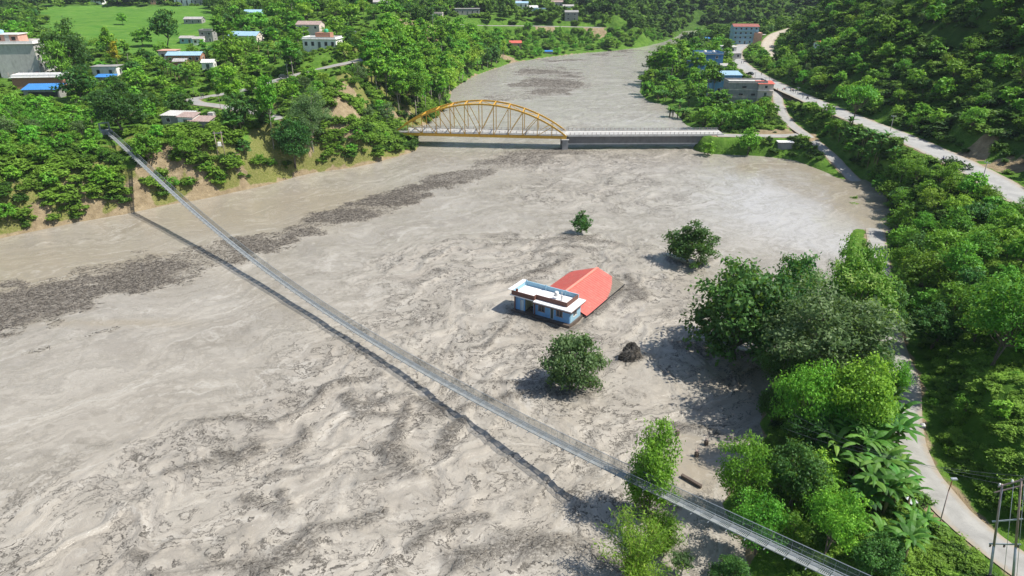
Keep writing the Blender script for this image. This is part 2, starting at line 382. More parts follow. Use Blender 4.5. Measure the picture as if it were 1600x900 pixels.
sm_ = k.math('ADD', k.attr('soil'), k.math('MULTIPLY', k.math('SUBTRACT', k.noise(p, .8, 5, .7), .5), .5))
sm_ = k.ramp(sm_, [(.42, 0.0), (.58, 1.0)])
k.set(k.b.inputs['Base Color'], k.mix(sm_, g, s_)); k.b.inputs['Roughness'].default_value = .95; k.b.inputs['Specular IOR Level'].default_value = .1
k.bump(k.noise(p, 1.6, 6, .7), .8, .6)
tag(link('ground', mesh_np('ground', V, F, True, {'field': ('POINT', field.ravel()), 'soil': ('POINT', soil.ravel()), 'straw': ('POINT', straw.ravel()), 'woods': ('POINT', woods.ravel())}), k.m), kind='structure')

# ------------------------------------------------------------------ roads
def road_mat(name, c0, c1, c2):
    k = NT(name); p = k.pos()
    c = k.ramp(k.noise(p, .35, 8, .68, .4), [(.28, c0), (.5, c1), (.72, c2)])
    cr = k.noise(k.mapping(p, (1, 1, 1)), 3.5, 8, .8)
    c = k.mix(k.ramp(cr, [(.56, 0.0), (.7, .45)]), c, (c0[0] * .7, c0[1] * .7, c0[2] * .68))
    e_ = k.attr('edge'); ef = k.math('ADD', e_, k.math('MULTIPLY', k.math('SUBTRACT', k.noise(p, 1.1, 5, .7), .5), .9))
    c = k.mix(k.ramp(ef, [(.62, 0.0), (1.0, .85)]), c, (.33, .27, .19))
    tr = k.attr('track'); c = k.mix(k.math('MULTIPLY', tr, .25), c, c2)
    k.set(k.b.inputs['Base Color'], c); k.b.inputs['Roughness'].default_value = .9; k.bump(cr, .3, .05); return k.m
RM = {'main_road': road_mat('asphalt_dusty', (.24, .24, .235), (.32, .318, .305), (.40, .395, .375)), 'c': road_mat('road_concrete', (.22, .215, .2), (.30, .295, .275), (.39, .38, .35)),
      'village_road': road_mat('road_pale_worn', (.20, .20, .19), (.28, .275, .26), (.36, .35, .33)), 'upper_road': road_mat('road_dirt', (.33, .28, .21), (.42, .37, .29), (.5, .44, .36))}
for q, (nm, P, hw) in enumerate(ROADC):
    T = np.gradient(P[:, :2], axis=0); T /= np.linalg.norm(T, axis=1)[:, None] + 1e-9; N = np.stack([-T[:, 1], T[:, 0]], 1)
    K = 9; offs = np.linspace(-1, 1, K)
    wob = hw * (1 + .09 * (fbm(P[:, 0] / 3, P[:, 1] / 3, 3, q) - .5) * 2)
    V = np.zeros((len(P), K, 3))
    for i, o_ in enumerate(offs):
        V[:, i, :2] = P[:, :2] + N * (o_ * wob)[:, None]; V[:, i, 2] = P[:, 2] - .05 * o_ * o_ + .01 + .012 * q
    ed = np.tile(np.abs(offs), (len(P), 1)); tr = np.exp(-((np.abs(offs) - .45) / .2) ** 2)[None, :] * np.ones((len(P), 1))
    idx = np.arange(len(P) * K).reshape(len(P), K); F = np.stack([idx[:-1, :-1], idx[:-1, 1:], idx[1:, 1:], idx[1:, :-1]], -1).reshape(-1, 4)
    me = mesh_np(nm, V.reshape(-1, 3), F[:, ::-1] if True else F, True, {'edge': ('POINT', ed.ravel()), 'track': ('POINT', tr.ravel())})
    m_ = RM.get(nm, RM['c']) if nm != 'far_road' else RM['c']
    tag(link(nm, me, m_), kind='structure')

# ------------------------------------------------------------------ water: one sheet, real waves, mud and scum of its own, sheen and glints painted in
rows = [22.0]
while rows[-1] < 1000: rows.append(rows[-1] + max(.33, rows[-1] * .0042))
ry = np.array([-90, -50, -20, 0, 10, 17] + rows); cxn = np.linspace(-1, 1, 760)
WY = ry[:, None] + 0 * cxn[None, :]; half = np.maximum(130, np.abs(ry) * .95 + 40); WX = cxn[None, :] * half[:, None]
WX = np.where(WY > 600, WX + smooth(600, 760, WY) * 120, WX)
dz_ = {}
def gauss(u, v, ru, rv, rot=0):
    x, y = unp(u, v); x1, _ = unp(u + ru, v); _, y1 = unp(u, v - rv); a_ = abs(x1 - x); b_ = abs(y1 - y)
    c_, s_ = math.cos(rot), math.sin(rot); X_ = (WX - x) * c_ + (WY - y) * s_; Y_ = -(WX - x) * s_ + (WY - y) * c_
    return np.exp(-((X_ / a_) ** 2 + (Y_ / b_) ** 2))
wn = fbm(WX / 9, WY / 9, 4, 2)
def band(L, soft=.5, wob=1.0):
    P = np.array([unp(u, v) for u, v, _ in L]); W = np.array([h_ for *_, h_ in L], float)
    d, t = seg_dist(WX, WY, P); i = np.clip(t.astype(int), 0, len(P) - 2); f = t - i; wd = W[i] * (1 - f) + W[i + 1] * f
    r = d / wd + (fbm(WX / 13, WY / 8, 5, 6) - .5) * 1.9 * wob + (fbm(WX / 3, WY / 2.2, 3, 8) - .5) * .8
    return 1 - smooth(1 - soft, 1 + soft * .4, r)
deb = band([(-160, 560, 13), (-60, 520, 13), (60, 472, 12), (160, 445, 11), (250, 420, 9), (340, 400, 9.5), (440, 372, 9), (520, 345, 7.5), (600, 318, 6), (690, 285, 7), (760, 262, 7), (830, 243, 9), (880, 238, 6), (940, 240, 4)], .45)
deb = deb * (.55 + .45 * smooth(.36, .5, fbm(WX / 10, WY / 7, 4, 90)))
deb = np.maximum(deb, (.45 + .55 * smooth(.38, .54, fbm(WX / 22, WY / 9, 4, 93))) * band([(790, 152, 12), (840, 142, 22), (870, 125, 24), (850, 108, 16)], .4, .8))
deb = np.maximum(deb, .9 * smooth(.42, .56, fbm(WX / 22, WY / 9, 4, 95)) * band([(850, 96, 8), (920, 90, 12), (990, 80, 14)], .6, 1.3))
deb = np.maximum(deb, .55 * smooth(.42, .55, fbm(WX / 5, WY / 5, 3, 97)) * band([(-100, 580, 1.6), (0, 562, 1.3), (60, 548, 1.0), (120, 528, .9), (190, 512, .6)], .7, 1.6))
# foam-and-twig lines round the obstacles
lines = np.zeros(WX.shape)
for L in ([(300, 660, .7), (370, 655, 1.0), (430, 665, .8), (480, 640, 1), (520, 600, .8), (600, 590, .6)], [(720, 880, 2), (780, 860, 2.6), (850, 850, 2.2), (920, 860, 1.4)], [(430, 880, 1), (480, 850, 1.6), (480, 830, 1.2), (560, 820, 1.2), (600, 800, .8)],
          [(600, 700, 1.3), (640, 735, 2.3), (620, 745, 1.5), (560, 760, .9)], [(690, 700, 1.2), (720, 660, .8)], [(240, 900, 1.2), (330, 890, 1), (420, 885, 1.2)], [(1030, 662, .5), (1060, 666, .6), (1110, 678, .7), (1145, 690, .5)],
          [(760, 385, 1.6), (820, 378, 1.8), (900, 375, 1.5), (960, 380, 1.2)], [(740, 450, 1.5), (800, 440, 1.2), (860, 420, 1.2), (900, 400, 1.8), (860, 400, 1.6)], [(1015, 560, 1), (985, 566, 1.6), (950, 572, 1.6), (930, 585, 1.2)], [(792, 480, .8), (800, 492, 1.0), (850, 508, 1.0), (890, 520, 1.0), (930, 495, .8), (985, 450, .9)], [(985, 440, 1.2), (1000, 462, 1.4), (975, 480, 1.0)], [(850, 600, 1), (870, 612, 1.2), (910, 612, 1.2), (935, 600, .8)], [(1045, 405, .9), (1080, 418, 1.2), (1115, 405, .8)], [(880, 368, .8), (912, 372, 1.2), (935, 368, .7)], [(1090, 545, 1.0), (1150, 560, 1.4), (1200, 585, 1.0)], [(960, 800, .8), (1010, 806, 1.2), (1050, 790, .8)], [(940, 880, 1.2), (1000, 900, 1.6), (900, 860, 1.0)], [(840, 395, .8), (880, 385, 1.2), (930, 392, 1.0)], [(560, 640, .8), (640, 620, 1.0), (690, 640, .8)], [(380, 780, .8), (450, 800, 1.2), (440, 770, .9)], [(260, 740, .7), (330, 725, .9)], [(640, 860, .8), (700, 820, 1.2), (760, 810, .8)], [(1060, 540, 1), (1120, 545, 1.3), (1180, 555, 1)],
          [(960, 440, 1.4), (1000, 470, 1.4), (980, 430, 1.0)], [(720, 640, .8), (800, 620, 1.2), (850, 612, 1.2), (920, 625, 1)], [(860, 610, 1.6), (900, 618, 1.4)], [(340, 710, 1), (370, 720, 1.2), (400, 705, 1)], [(450, 710, .8), (480, 690, 1.2), (475, 665, .8)],
          [(500, 740, .6), (420, 745, .8), (510, 730, .7)], [(640, 630, .9), (620, 680, .9), (625, 720, .9)], [(700, 575, .7), (760, 600, .8), (830, 600, .6)], [(690, 555, .7), (760, 545, .8), (800, 500, .6)], [(1100, 600, .7), (1160, 590, .8), (1190, 570, .5)], [(540, 620, .8), (560, 650, .9), (640, 650, .6)]):
    lines = np.maximum(lines, band([(u, v, h_ * 1.15) for u, v, h_ in L], .9, 1.1))
turb = 0
for gz in ((430, 740, 260, 130), (760, 760, 260, 150), (900, 500, 160, 60), (860, 400, 140, 30), (1050, 600, 100, 60), (1000, 440, 60, 50), (200, 820, 260, 90), (650, 560, 160, 70), (960, 300, 140, 25), (860, 250, 120, 14), (1050, 500, 60, 60), (820, 640, 120, 40), (720, 420, 120, 40), (850, 600, 50, 20), (960, 140, 90, 50), (800, 120, 60, 25), (950, 95, 90, 12), (1000, 200, 90, 15)):
    turb = turb + gauss(*gz)
turb = np.clip(turb * (.65 + .7 * fbm(WX / 18, WY / 18, 3, 3)), 0, 1)
calm = 0
for gz in ((150, 600, 180, 60), (60, 700, 120, 100), (1080, 720, 60, 35), (1240, 320, 110, 50), (300, 340, 220, 22), (60, 400, 130, 25), (480, 330, 120, 22), (330, 600, 120, 50), (700, 250, 70, 10)):
    calm = calm + gauss(*gz)
calm = np.clip(calm, 0, 1); turb = turb * (1 - .85 * calm) + .12
brown = 0
for gz in ((100, 410, 200, 30), (350, 340, 200, 25), (520, 310, 120, 18), (1330, 320, 50, 60), (1280, 285, 70, 20), (1200, 262, 90, 12), (1310, 290, 70, 20), (1372, 330, 30, 40), (1350, 300, 40, 40), (1080, 730, 60, 40), (1150, 590, 60, 30), (860, 500, 30, 14), (1080, 170, 60, 8), (20, 440, 90, 25), (180, 505, 120, 6), (1120, 560, 40, 20)):
    brown = brown + gauss(*gz)
pool = inpoly(WX, WY, [unp(1030, 668), unp(1150, 690), unp(1165, 735), unp(1092, 757), unp(1060, 745), unp(1010, 690)])
pd, _ = seg_dist(WX, WY, [unp(1030, 668), unp(1150, 690), unp(1165, 735), unp(1092, 757), unp(1060, 745), unp(1010, 690)], True)
poolm = np.where(pool, smooth(0, 1.0, pd), 0); turb *= 1 - poolm; brown = np.clip(np.maximum(brown * 1.1, poolm * .6), 0, 1); lines *= 1 - poolm
# flow runs from the bridge to the lower left: rotate, stretch, swirl
th = math.radians(42); fa = WX * math.cos(th) + WY * math.sin(th); fb = -WX * math.sin(th) + WY * math.cos(th)
w1 = (fbm(WX / 16, WY / 16, 3, 11) - .5) * 22; w2 = (fbm(WX / 16 + 9, WY / 16, 3, 15) - .5) * 22
w3 = (fbm(WX / 4, WY / 4, 3, 12) - .5) * 4; w4 = (fbm(WX / 4 + 9, WY / 4, 3, 16) - .5) * 4
fa2 = fa + w1 + w3; fb2 = fb + w2 + w4
r1 = 1 - np.abs(2 * fbm(fa2 / 11, fb2 / 5, 4, 50) - 1) ; r2 = 1 - np.abs(2 * fbm(fa2 / 3.2, fb2 / 1.5, 3, 60) - 1)
sdw, _ = seg_dist(WX, WY, RIVER, True)
HZ = turb * (.50 * r1 ** 3 + .10 * r2 ** 2 - .22) + .22 * (fbm(WX / 7, WY / 7, 3, 70) - .5) * (1 - calm) + .35 * lines + .12 * deb
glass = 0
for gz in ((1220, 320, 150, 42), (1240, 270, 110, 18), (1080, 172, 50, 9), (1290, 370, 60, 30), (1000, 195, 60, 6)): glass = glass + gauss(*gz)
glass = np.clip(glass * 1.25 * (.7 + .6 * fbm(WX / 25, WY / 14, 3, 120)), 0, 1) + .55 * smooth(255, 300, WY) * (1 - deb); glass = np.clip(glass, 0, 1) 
HZ *= smooth(0, 5, sdw) * (1 - poolm) * (1 - .85 * glass)
idx = np.arange(WX.size).reshape(WX.shape); F = np.stack([idx[:-1, :-1], idx[:-1, 1:], idx[1:, 1:], idx[1:, :-1]], -1).reshape(-1, 4)
V = np.stack([WX, WY, HZ], -1).reshape(-1, 3)
cx_ = V[F].mean(1); gi = gsamp(sd, cx_[:, 0], cx_[:, 1]); F = F[gi < 8]
used = np.unique(F); rm = np.full(len(V), -1); rm[used] = np.arange(len(used)); F = rm[F]; V = V[used]
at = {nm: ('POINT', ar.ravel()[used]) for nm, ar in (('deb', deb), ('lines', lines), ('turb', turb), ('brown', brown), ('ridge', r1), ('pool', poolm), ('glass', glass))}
at['fa'] = ('POINT', fa2.ravel()[used]); at['fb'] = ('POINT', fb2.ravel()[used])
k = NT('muddy_water'); p = k.pos()
cmb = k.n('ShaderNodeCombineXYZ'); k.l(k.attr('fa'), cmb.inputs[0]); k.l(k.attr('fb'), cmb.inputs[1]); fl = cmb.outputs[0]
# warped flow coordinates
wv = k.n('ShaderNodeVectorMath', operation='ADD'); k.l(fl, wv.inputs[0])
wc = k.n('ShaderNodeVectorMath', operation='SCALE'); k.l(k.noise(p, .35, 4, .6, color=True), wc.inputs[0]); wc.inputs['Scale'].default_value = 4.0; k.l(wc.outputs[0], wv.inputs[1]); fw = wv.outputs[0]
base = k.ramp(k.noise(k.mapping(fw, (.05, .12, 1)), 1.0, 6, .6), [(.3, (.235, .211, .172)), (.5, (.31, .283, .237)), (.7, (.385, .355, .303))])
base = k.mix(k.ramp(k.attr('turb'), [(.15, 0.0), (.6, .7)]), base, k.ramp(k.noise(fw, .25, 4, .6), [(.35, (.31, .28, .235)), (.65, (.435, .40, .343))]))
base = k.mix(k.math('MULTIPLY', k.attr('brown'), .8), base, (.29, .25, .185))
# fine streaks
st = k.noise(k.mapping(fw, (.35, 1.3, 1)), 1.0, 8, .68)
base = k.mix(k.ramp(st, [(.32, .15), (.46, 0.0)]), base, (.22, .205, .18))
# thin dark scum lines: ridged noise near its zero set, patchy
rn = k.noise(k.mapping(fw, (.10, .20, 1)), 1.0, 3.5, .55); ridge = k.math('ABSOLUTE', k.math('SUBTRACT', rn, .5))
rn2 = k.noise(k.mapping(fw, (.30, .55, 1), loc=(5, 3, 0)), 1.0, 3, .55); ridge2 = k.math('ABSOLUTE', k.math('SUBTRACT', rn2, .5))
patch = k.ramp(k.noise(p, .07, 4, .6), [(.40, 0.0), (.50, 1.0)])
patch2 = k.ramp(k.noise(p, .16, 4, .6), [(.44, 0.0), (.54, 1.0)])
rag = k.noise(p, 2.6, 7, .75)
l1 = k.math('MULTIPLY', k.ramp(k.math('ADD', ridge, k.math('MULTIPLY', k.math('SUBTRACT', rag, .5), .05)), [(.006, 1.0), (.023, 0.0)]), patch)
l2 = k.math('MULTIPLY', k.ramp(k.math('ADD', ridge2, k.math('MULTIPLY', k.math('SUBTRACT', rag, .5), .07)), [(.003, 1.0), (.028, 0.0)]), k.math('MULTIPLY', patch2, .9))
tb = k.attr('turb'); ll = k.math('MULTIPLY', k.math('MAXIMUM', l1, l2), k.ramp(tb, [(.1, .15), (.55, 1.0)]))
# ragged mats of twigs: attribute bands broken up by fine noise
rag2 = k.noise(k.mapping(fl, (1.2, 2.6, 1)), 1.0, 8, .8)
lb = k.math('MULTIPLY', k.attr('lines'), k.ramp(k.math('ADD', k.math('MULTIPLY', rag, .5), k.math('MULTIPLY', rag2, .5)), [(.42, 0.0), (.54, 1.0)]))
db = k.ramp(k.math('ADD', k.attr('deb'), k.math('MULTIPLY', k.math('SUBTRACT', k.math('ADD', k.math('MULTIPLY', rag2, .7), k.math('MULTIPLY', k.noise(k.mapping(fl, (.22, .5, 1)), 1.0, 6, .7), .6)), .65), 2.6)), [(.46, 0.0), (.95, .92)])
dirt = k.math('MAXIMUM', k.math('MAXIMUM', ll, lb), k.math('MULTIPLY', db, .92), clamp=True)
dirt = k.math('MULTIPLY', dirt, k.math('SUBTRACT', .93, k.attr('pool')), clamp=True); dirt = k.math('MULTIPLY', dirt, k.math('SUBTRACT', 1.0, k.math('MULTIPLY', k.attr('glass'), .45)))
dn_ = k.noise(p, 5, 4, .8); dcol = k.mix(k.attr('deb'), k.ramp(dn_, [(.35, (.03, .027, .022)), (.52, (.075, .067, .056)), (.66, (.22, .20, .17))]), k.ramp(dn_, [(.38, (.06, .053, .045)), (.5, (.125, .112, .095)), (.62, (.30, .275, .235))]))
base = k.mix(k.math('MULTIPLY', k.math('MULTIPLY', k.attr('glass'), .75), k.math('SUBTRACT', 1.0, k.attr('brown'))), base, (.43, .42, .40))  # calm and far water painted paler in place of a sky sheen
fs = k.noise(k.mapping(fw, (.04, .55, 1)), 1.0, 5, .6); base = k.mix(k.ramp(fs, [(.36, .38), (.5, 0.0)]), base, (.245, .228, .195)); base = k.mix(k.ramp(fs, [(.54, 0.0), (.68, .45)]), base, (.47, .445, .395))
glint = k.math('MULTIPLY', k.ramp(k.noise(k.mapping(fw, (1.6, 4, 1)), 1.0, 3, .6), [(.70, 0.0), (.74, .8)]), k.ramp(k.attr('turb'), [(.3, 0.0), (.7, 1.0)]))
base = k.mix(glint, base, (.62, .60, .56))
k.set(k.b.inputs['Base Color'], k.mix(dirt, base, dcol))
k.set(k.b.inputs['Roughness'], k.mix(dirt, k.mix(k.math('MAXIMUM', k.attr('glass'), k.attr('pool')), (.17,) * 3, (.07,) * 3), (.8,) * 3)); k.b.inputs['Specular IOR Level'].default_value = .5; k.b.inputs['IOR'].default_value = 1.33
hb = k.math('ADD', k.math('MULTIPLY', st, .5), k.math('MULTIPLY', k.noise(k.mapping(fw, (1.2, 3, 1)), 1.0, 5, .6), .25)); hb = k.math('MULTIPLY', hb, k.math('ADD', k.math('MULTIPLY', tb, 1.3), .12))
hb = k.math('MULTIPLY', hb, k.math('SUBTRACT', 1.0, k.math('MULTIPLY', k.attr('glass'), .93)))
hb = k.math('ADD', hb, k.math('MULTIPLY', dirt, .35)); k.bump(hb, .4, .6)
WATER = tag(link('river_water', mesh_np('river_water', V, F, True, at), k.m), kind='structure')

# drift: sticks, bark and branches carried by the flood
def sticks(pts, Lr, wr, seed):
    r = np.random.default_rng(seed); n = len(pts); L = r.uniform(*Lr, n) * r.choice([1, 1, 1, 2], n); W = r.uniform(*wr, n)
    an = th + r.normal(0, .75, n); tilt = r.normal(0, .12, n)
    d = np.stack([np.cos(an) * np.cos(tilt), np.sin(an) * np.cos(tilt), np.sin(tilt)], 1); s_ = np.stack([-np.sin(an), np.cos(an), 0 * an], 1); u_ = np.cross(d, s_)
    c = pts; base_ = []
    for ii, wl in ((-1, 1.0), (1, .5)):
        for aa, bb in ((-1, -1), (1, -1), (1, 1), (-1, 1)):
            base_.append(c + d * (ii * L / 2)[:, None] + s_ * (aa * W / 2 * wl)[:, None] + u_ * (bb * W / 3 * wl)[:, None])
    V = np.stack(base_, 1).reshape(-1, 3); f = np.array([(0, 1, 2, 3), (7, 6, 5, 4), (0, 4, 5, 1), (1, 5, 6, 2), (2, 6, 7, 3), (3, 7, 4, 0)])
    F = (f[None] + 8 * np.arange(n)[:, None, None]).reshape(-1, 4); return V, F, np.repeat(r.random(n), 6)
r_ = np.random.default_rng(5)
wgt = (np.clip(deb - .25, 0, 1) ** 1.0 + 0.5 * np.clip(lines - .3, 0, 1)) * (WX * 0 + 1) * (1 - poolm); cell = np.gradient(WY, axis=0) * np.gradient(WX, axis=1); wgt = np.where(WY > 24, wgt, 0) * cell
wgt = wgt * np.where(WY > 200, .35, 1) * np.clip(.3 + deb, 0, 1) * (gsamp(sd, WX, WY) < -2)
ci = r_.choice(WX.size, 46000, p=(wgt / wgt.sum()).ravel())
pts = np.stack([WX.ravel()[ci] + r_.normal(0, .4, len(ci)), WY.ravel()[ci] + r_.normal(0, .4, len(ci)), HZ.ravel()[ci] + r_.uniform(0, .12, len(ci))], 1)
V, F, tn = sticks(pts, (.15, .85), (.03, .09), 8)
k = NT('driftwood'); k.set(k.b.inputs['Base Color'], k.ramp(k.attr('tint'), [(0, (.05, .043, .035)), (.45, (.13, .112, .09)), (.8, (.24, .21, .175)), (1, (.42, .38, .32))])); k.b.inputs['Roughness'].default_value = .85
WOOD = k.m
tag(link('floating_driftwood', mesh_np('floating_driftwood', V, F, False, {'tint': ('FACE', tn)}), WOOD), 'broken twigs, bark and branches drifting in dark mats on the muddy flood', 'driftwood', kind='stuff')
# ------------------------------------------------------------------ foliage
def leaf_mat(name, dark, mid, light, hue=.02, val=.25, trans=.38, big=0):
    k = NT(name); t = k.attr('tint'); oi = k.n('ShaderNodeObjectInfo').outputs['Random']
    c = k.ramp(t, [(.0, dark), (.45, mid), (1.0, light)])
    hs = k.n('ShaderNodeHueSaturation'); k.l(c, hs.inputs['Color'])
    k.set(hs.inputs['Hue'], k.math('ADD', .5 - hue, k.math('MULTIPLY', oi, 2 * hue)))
    r2 = k.math('FRACT', k.math('MULTIPLY', oi, 7.31)); k.set(hs.inputs['Value'], k.math('ADD', 1 - val, k.math('MULTIPLY', r2, 2 * val)))
    c = hs.outputs[0]
    k.set(k.b.inputs['Base Color'], c); k.b.inputs['Roughness'].default_value = .55; k.b.inputs['Specular IOR Level'].default_value = .28
    tr = k.n('ShaderNodeBsdfTranslucent'); k.set(tr.inputs[0], k.mix(.5, c, (.26, .40, .03)))
    mx = k.n('ShaderNodeMixShader'); mx.inputs[0].default_value = trans; k.l(k.b.outputs[0], mx.inputs[1]); k.l(tr.outputs[0], mx.inputs[2]); k.l(mx.outputs[0], k.out.inputs[0])
    return k.m
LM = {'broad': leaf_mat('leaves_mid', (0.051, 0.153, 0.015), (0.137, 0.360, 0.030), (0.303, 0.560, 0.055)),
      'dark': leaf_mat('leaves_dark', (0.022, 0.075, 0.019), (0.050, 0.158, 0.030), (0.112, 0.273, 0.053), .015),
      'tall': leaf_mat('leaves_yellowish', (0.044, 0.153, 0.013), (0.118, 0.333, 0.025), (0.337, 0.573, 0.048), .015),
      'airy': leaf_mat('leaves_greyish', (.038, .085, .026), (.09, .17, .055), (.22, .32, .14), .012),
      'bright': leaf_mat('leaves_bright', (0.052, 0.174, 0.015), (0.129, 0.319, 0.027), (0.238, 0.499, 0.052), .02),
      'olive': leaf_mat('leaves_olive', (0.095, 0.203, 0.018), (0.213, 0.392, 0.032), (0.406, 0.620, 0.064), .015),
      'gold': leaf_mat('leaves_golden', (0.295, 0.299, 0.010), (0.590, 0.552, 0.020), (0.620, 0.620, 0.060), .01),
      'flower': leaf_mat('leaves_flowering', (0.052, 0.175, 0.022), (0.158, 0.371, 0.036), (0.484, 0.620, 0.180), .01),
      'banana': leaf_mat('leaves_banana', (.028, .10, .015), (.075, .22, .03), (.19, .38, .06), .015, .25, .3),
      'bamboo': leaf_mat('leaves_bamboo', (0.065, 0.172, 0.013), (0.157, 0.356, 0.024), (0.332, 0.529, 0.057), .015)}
BARK = simple('bark', (.13, .105, .08), .9, .35, 2.0)
PALE_BARK = simple('pale_bark', (.24, .22, .18), .9, .3, 2.0)
def unit(v): return v / (np.linalg.norm(v, axis=-1, keepdims=True) + 1e-9)
def leaves(P, Nrm, L, W, r, tint):
    n = len(P); a_ = unit(np.cross(Nrm, r.normal(size=(n, 3)))); b_ = np.cross(Nrm, a_)
    L = (L * r.uniform(.65, 1.35, n))[:, None]; W = (W * r.uniform(.65, 1.35, n))[:, None]
    V = np.stack([P - a_ * L, P - b_ * W - Nrm * W * .25, P + a_ * L, P + b_ * W - Nrm * W * .25], 1).reshape(-1, 3)
    return V, np.arange(4 * n).reshape(n, 4), tint
def crown(seed, H, cz, rx, rz, ncl, rcl, nl, leaf, flat=.8, updir=.55, elong=.62, bottom=-.5, sprig=.35, hollow=.55, lean=0.0):
    """clusters of leaf sprays spread through an uneven volume. returns V,F,tint and cluster centres"""
    r = np.random.default_rng(seed); cs = []; tries = 0
    lob = r.uniform(.78, 1.2, 7); ph = r.uniform(0, 6.28)
    while len(cs) < ncl and tries < 4000:
        tries += 1; d = unit(r.normal(size=3)); 
        if d[2] < bottom: continue
        an = math.atan2(d[1], d[0]); k_ = lob[int(((an + ph) % 6.2832) / 6.2832 * 7) % 7]
        q = r.uniform(hollow, 1.0) * k_ * (1 + r.normal(0, .07))
        c = np.array([d[0] * rx * q + lean * d[2] * rz, d[1] * rx * q, cz + d[2] * rz * q * (1 if d[2] > 0 else .8)])
        if all(np.linalg.norm((c - o) / (1, 1, flat)) > rcl * .55 for o in cs): cs.append(c)
    cs = np.array(cs); m = len(cs); per = max(3, nl // m); P = []; Nn = []; T = []
    for c in cs:
        rr = rcl * r.uniform(.65, 1.3); ns = max(3, per // 9)
        sd_ = unit(r.normal(size=(ns, 3))); sd_[:, 2] = np.abs(sd_[:, 2]) * 1.0 - .28; sd_ = unit(sd_)
        sp = c + sd_ * (rr * r.uniform(.55, 1.12, ns))[:, None] * (1, 1, flat)
        pp = np.repeat(sp, 9, 0); dd = np.repeat(sd_, 9, 0)
        pp = pp + r.normal(size=pp.shape) * rr * sprig * (1, 1, .6)
        nn = unit(dd * .55 + np.array((0, 0, updir)) + r.normal(size=pp.shape) * .42)
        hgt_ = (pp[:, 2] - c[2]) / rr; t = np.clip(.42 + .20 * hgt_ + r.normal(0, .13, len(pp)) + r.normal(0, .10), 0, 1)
        P.append(pp); Nn.append(nn); T.append(t)
    P = np.concatenate(P); Nn = np.concatenate(Nn); T = np.concatenate(T)
    V, F, T = leaves(P, Nn, leaf, leaf * elong, r, T); return V, F, T, cs
def trunk_mesh(name, H, zfork, cs, r0, seed, multi=1, n=7):
    r = random.Random(seed); m = MB()
    for q in range(multi):
        bx, by = (r.uniform(-.5, .5) * r0 * 4 * (multi > 1) for _ in range(2)); tx, ty = (r.uniform(-.06, .06) * H for _ in range(2))
        ft = Vector((bx * 2 + tx, by * 2 + ty, zfork))
        m.tube([(bx, by, -1.2), (bx, by, .05 * H), ((bx + ft.x) / 2 + r.uniform(-.02, .02) * H, (by + ft.y) / 2, zfork * .55), ft], [r0 * 1.25, r0, r0 * .8, r0 * .62], n)
        mine = [c for i, c in enumerate(cs) if i % multi == q]; mine = mine[:14]
        for c in mine:
            c = Vector(c); s_ = ft.lerp(Vector((ft.x, ft.y, max(ft.z, c.z * .8))), r.uniform(0, .6)) ; s_ = Vector((s_.x, s_.y, min(s_.z, c.z)))
            if s_.z < zfork * .5: s_ = ft.copy()
            mid = s_.lerp(c, .5) + Vector((0, 0, -.06 * H * r.uniform(0, 1)))
            m.tube([s_, mid, c], [r0 * .42, r0 * .26, r0 * .07], 5, cap=False)
        top = max(cs, key=lambda c: c[2]); m.tube([ft, (ft.x * .5 + top[0] * .5, ft.y * .5 + top[1] * .5, (ft.z + top[2]) / 2), top], [r0 * .62, r0 * .4, r0 * .08], 6, cap=False)
    me = m.mesh(name); return me
TREES = {}
# native height 10 m.  (cz, rx, rz, clusters, rcl, leaves, leaf, flat, trunk radius, fork, extras)
KIND = {'broad': dict(cz=5.4, rx=3.9, rz=4.2, ncl=52, rcl=1.15, nl=6800, leaf=.25, r0=.24, fork=2.2, bottom=-.75),
        'dark': dict(cz=5.2, rx=4.6, rz=4.2, ncl=66, rcl=1.15, nl=8500, leaf=.23, r0=.32, fork=2.0, hollow=.6, bottom=-.75),
        'tall': dict(cz=6.9, rx=1.9, rz=3.0, ncl=26, rcl=.78, nl=3400, leaf=.21, r0=.15, fork=4.4, bottom=-.95, flat=.9),
        'airy': dict(cz=5.8, rx=4.2, rz=3.9, ncl=70, rcl=.85, nl=11000, leaf=.165, r0=.20, fork=2.0, sprig=.45, elong=.45, multi=2, hollow=.3, bottom=-.8),
        'bright': dict(cz=5.5, rx=4.0, rz=4.0, bottom=-.7, ncl=46, rcl=1.15, nl=6500, leaf=.20, r0=.17, fork=2.4, flat=.5, sprig=.42, elong=.5, multi=2),
        'olive': dict(cz=5.6, rx=4.2, rz=3.8, ncl=44, rcl=1.15, nl=6800, leaf=.20, r0=.2, fork=2.0, flat=.75, sprig=.4),
        'flower': dict(cz=6.2, rx=3.4, rz=3.4, ncl=50, rcl=.8, nl=6000, leaf=.17, r0=.18, fork=2.4, multi=2, sprig=.42),
        'feather': dict(cz=5.2, rx=2.9, rz=4.4, ncl=46, rcl=.95, nl=11000, leaf=.20, r0=.14, fork=1.6, flat=.8, sprig=.45, elong=.35, multi=2, bottom=-.95, hollow=.1),
        'bushy': dict(cz=4.6, rx=4.9, rz=5.0, ncl=46, rcl=1.35, nl=5500, leaf=.30, r0=.25, fork=1.5, bottom=-.75, multi=3),
        'layered': dict(cz=6.6, rx=5.0, rz=2.6, ncl=24, rcl=1.5, nl=5500, leaf=.19, r0=.2, fork=3.2, flat=.3, sprig=.3)}
LKEY = {'feather': 'bright', 'layered': 'broad', 'bushy': 'broad', 'gold': 'gold'}
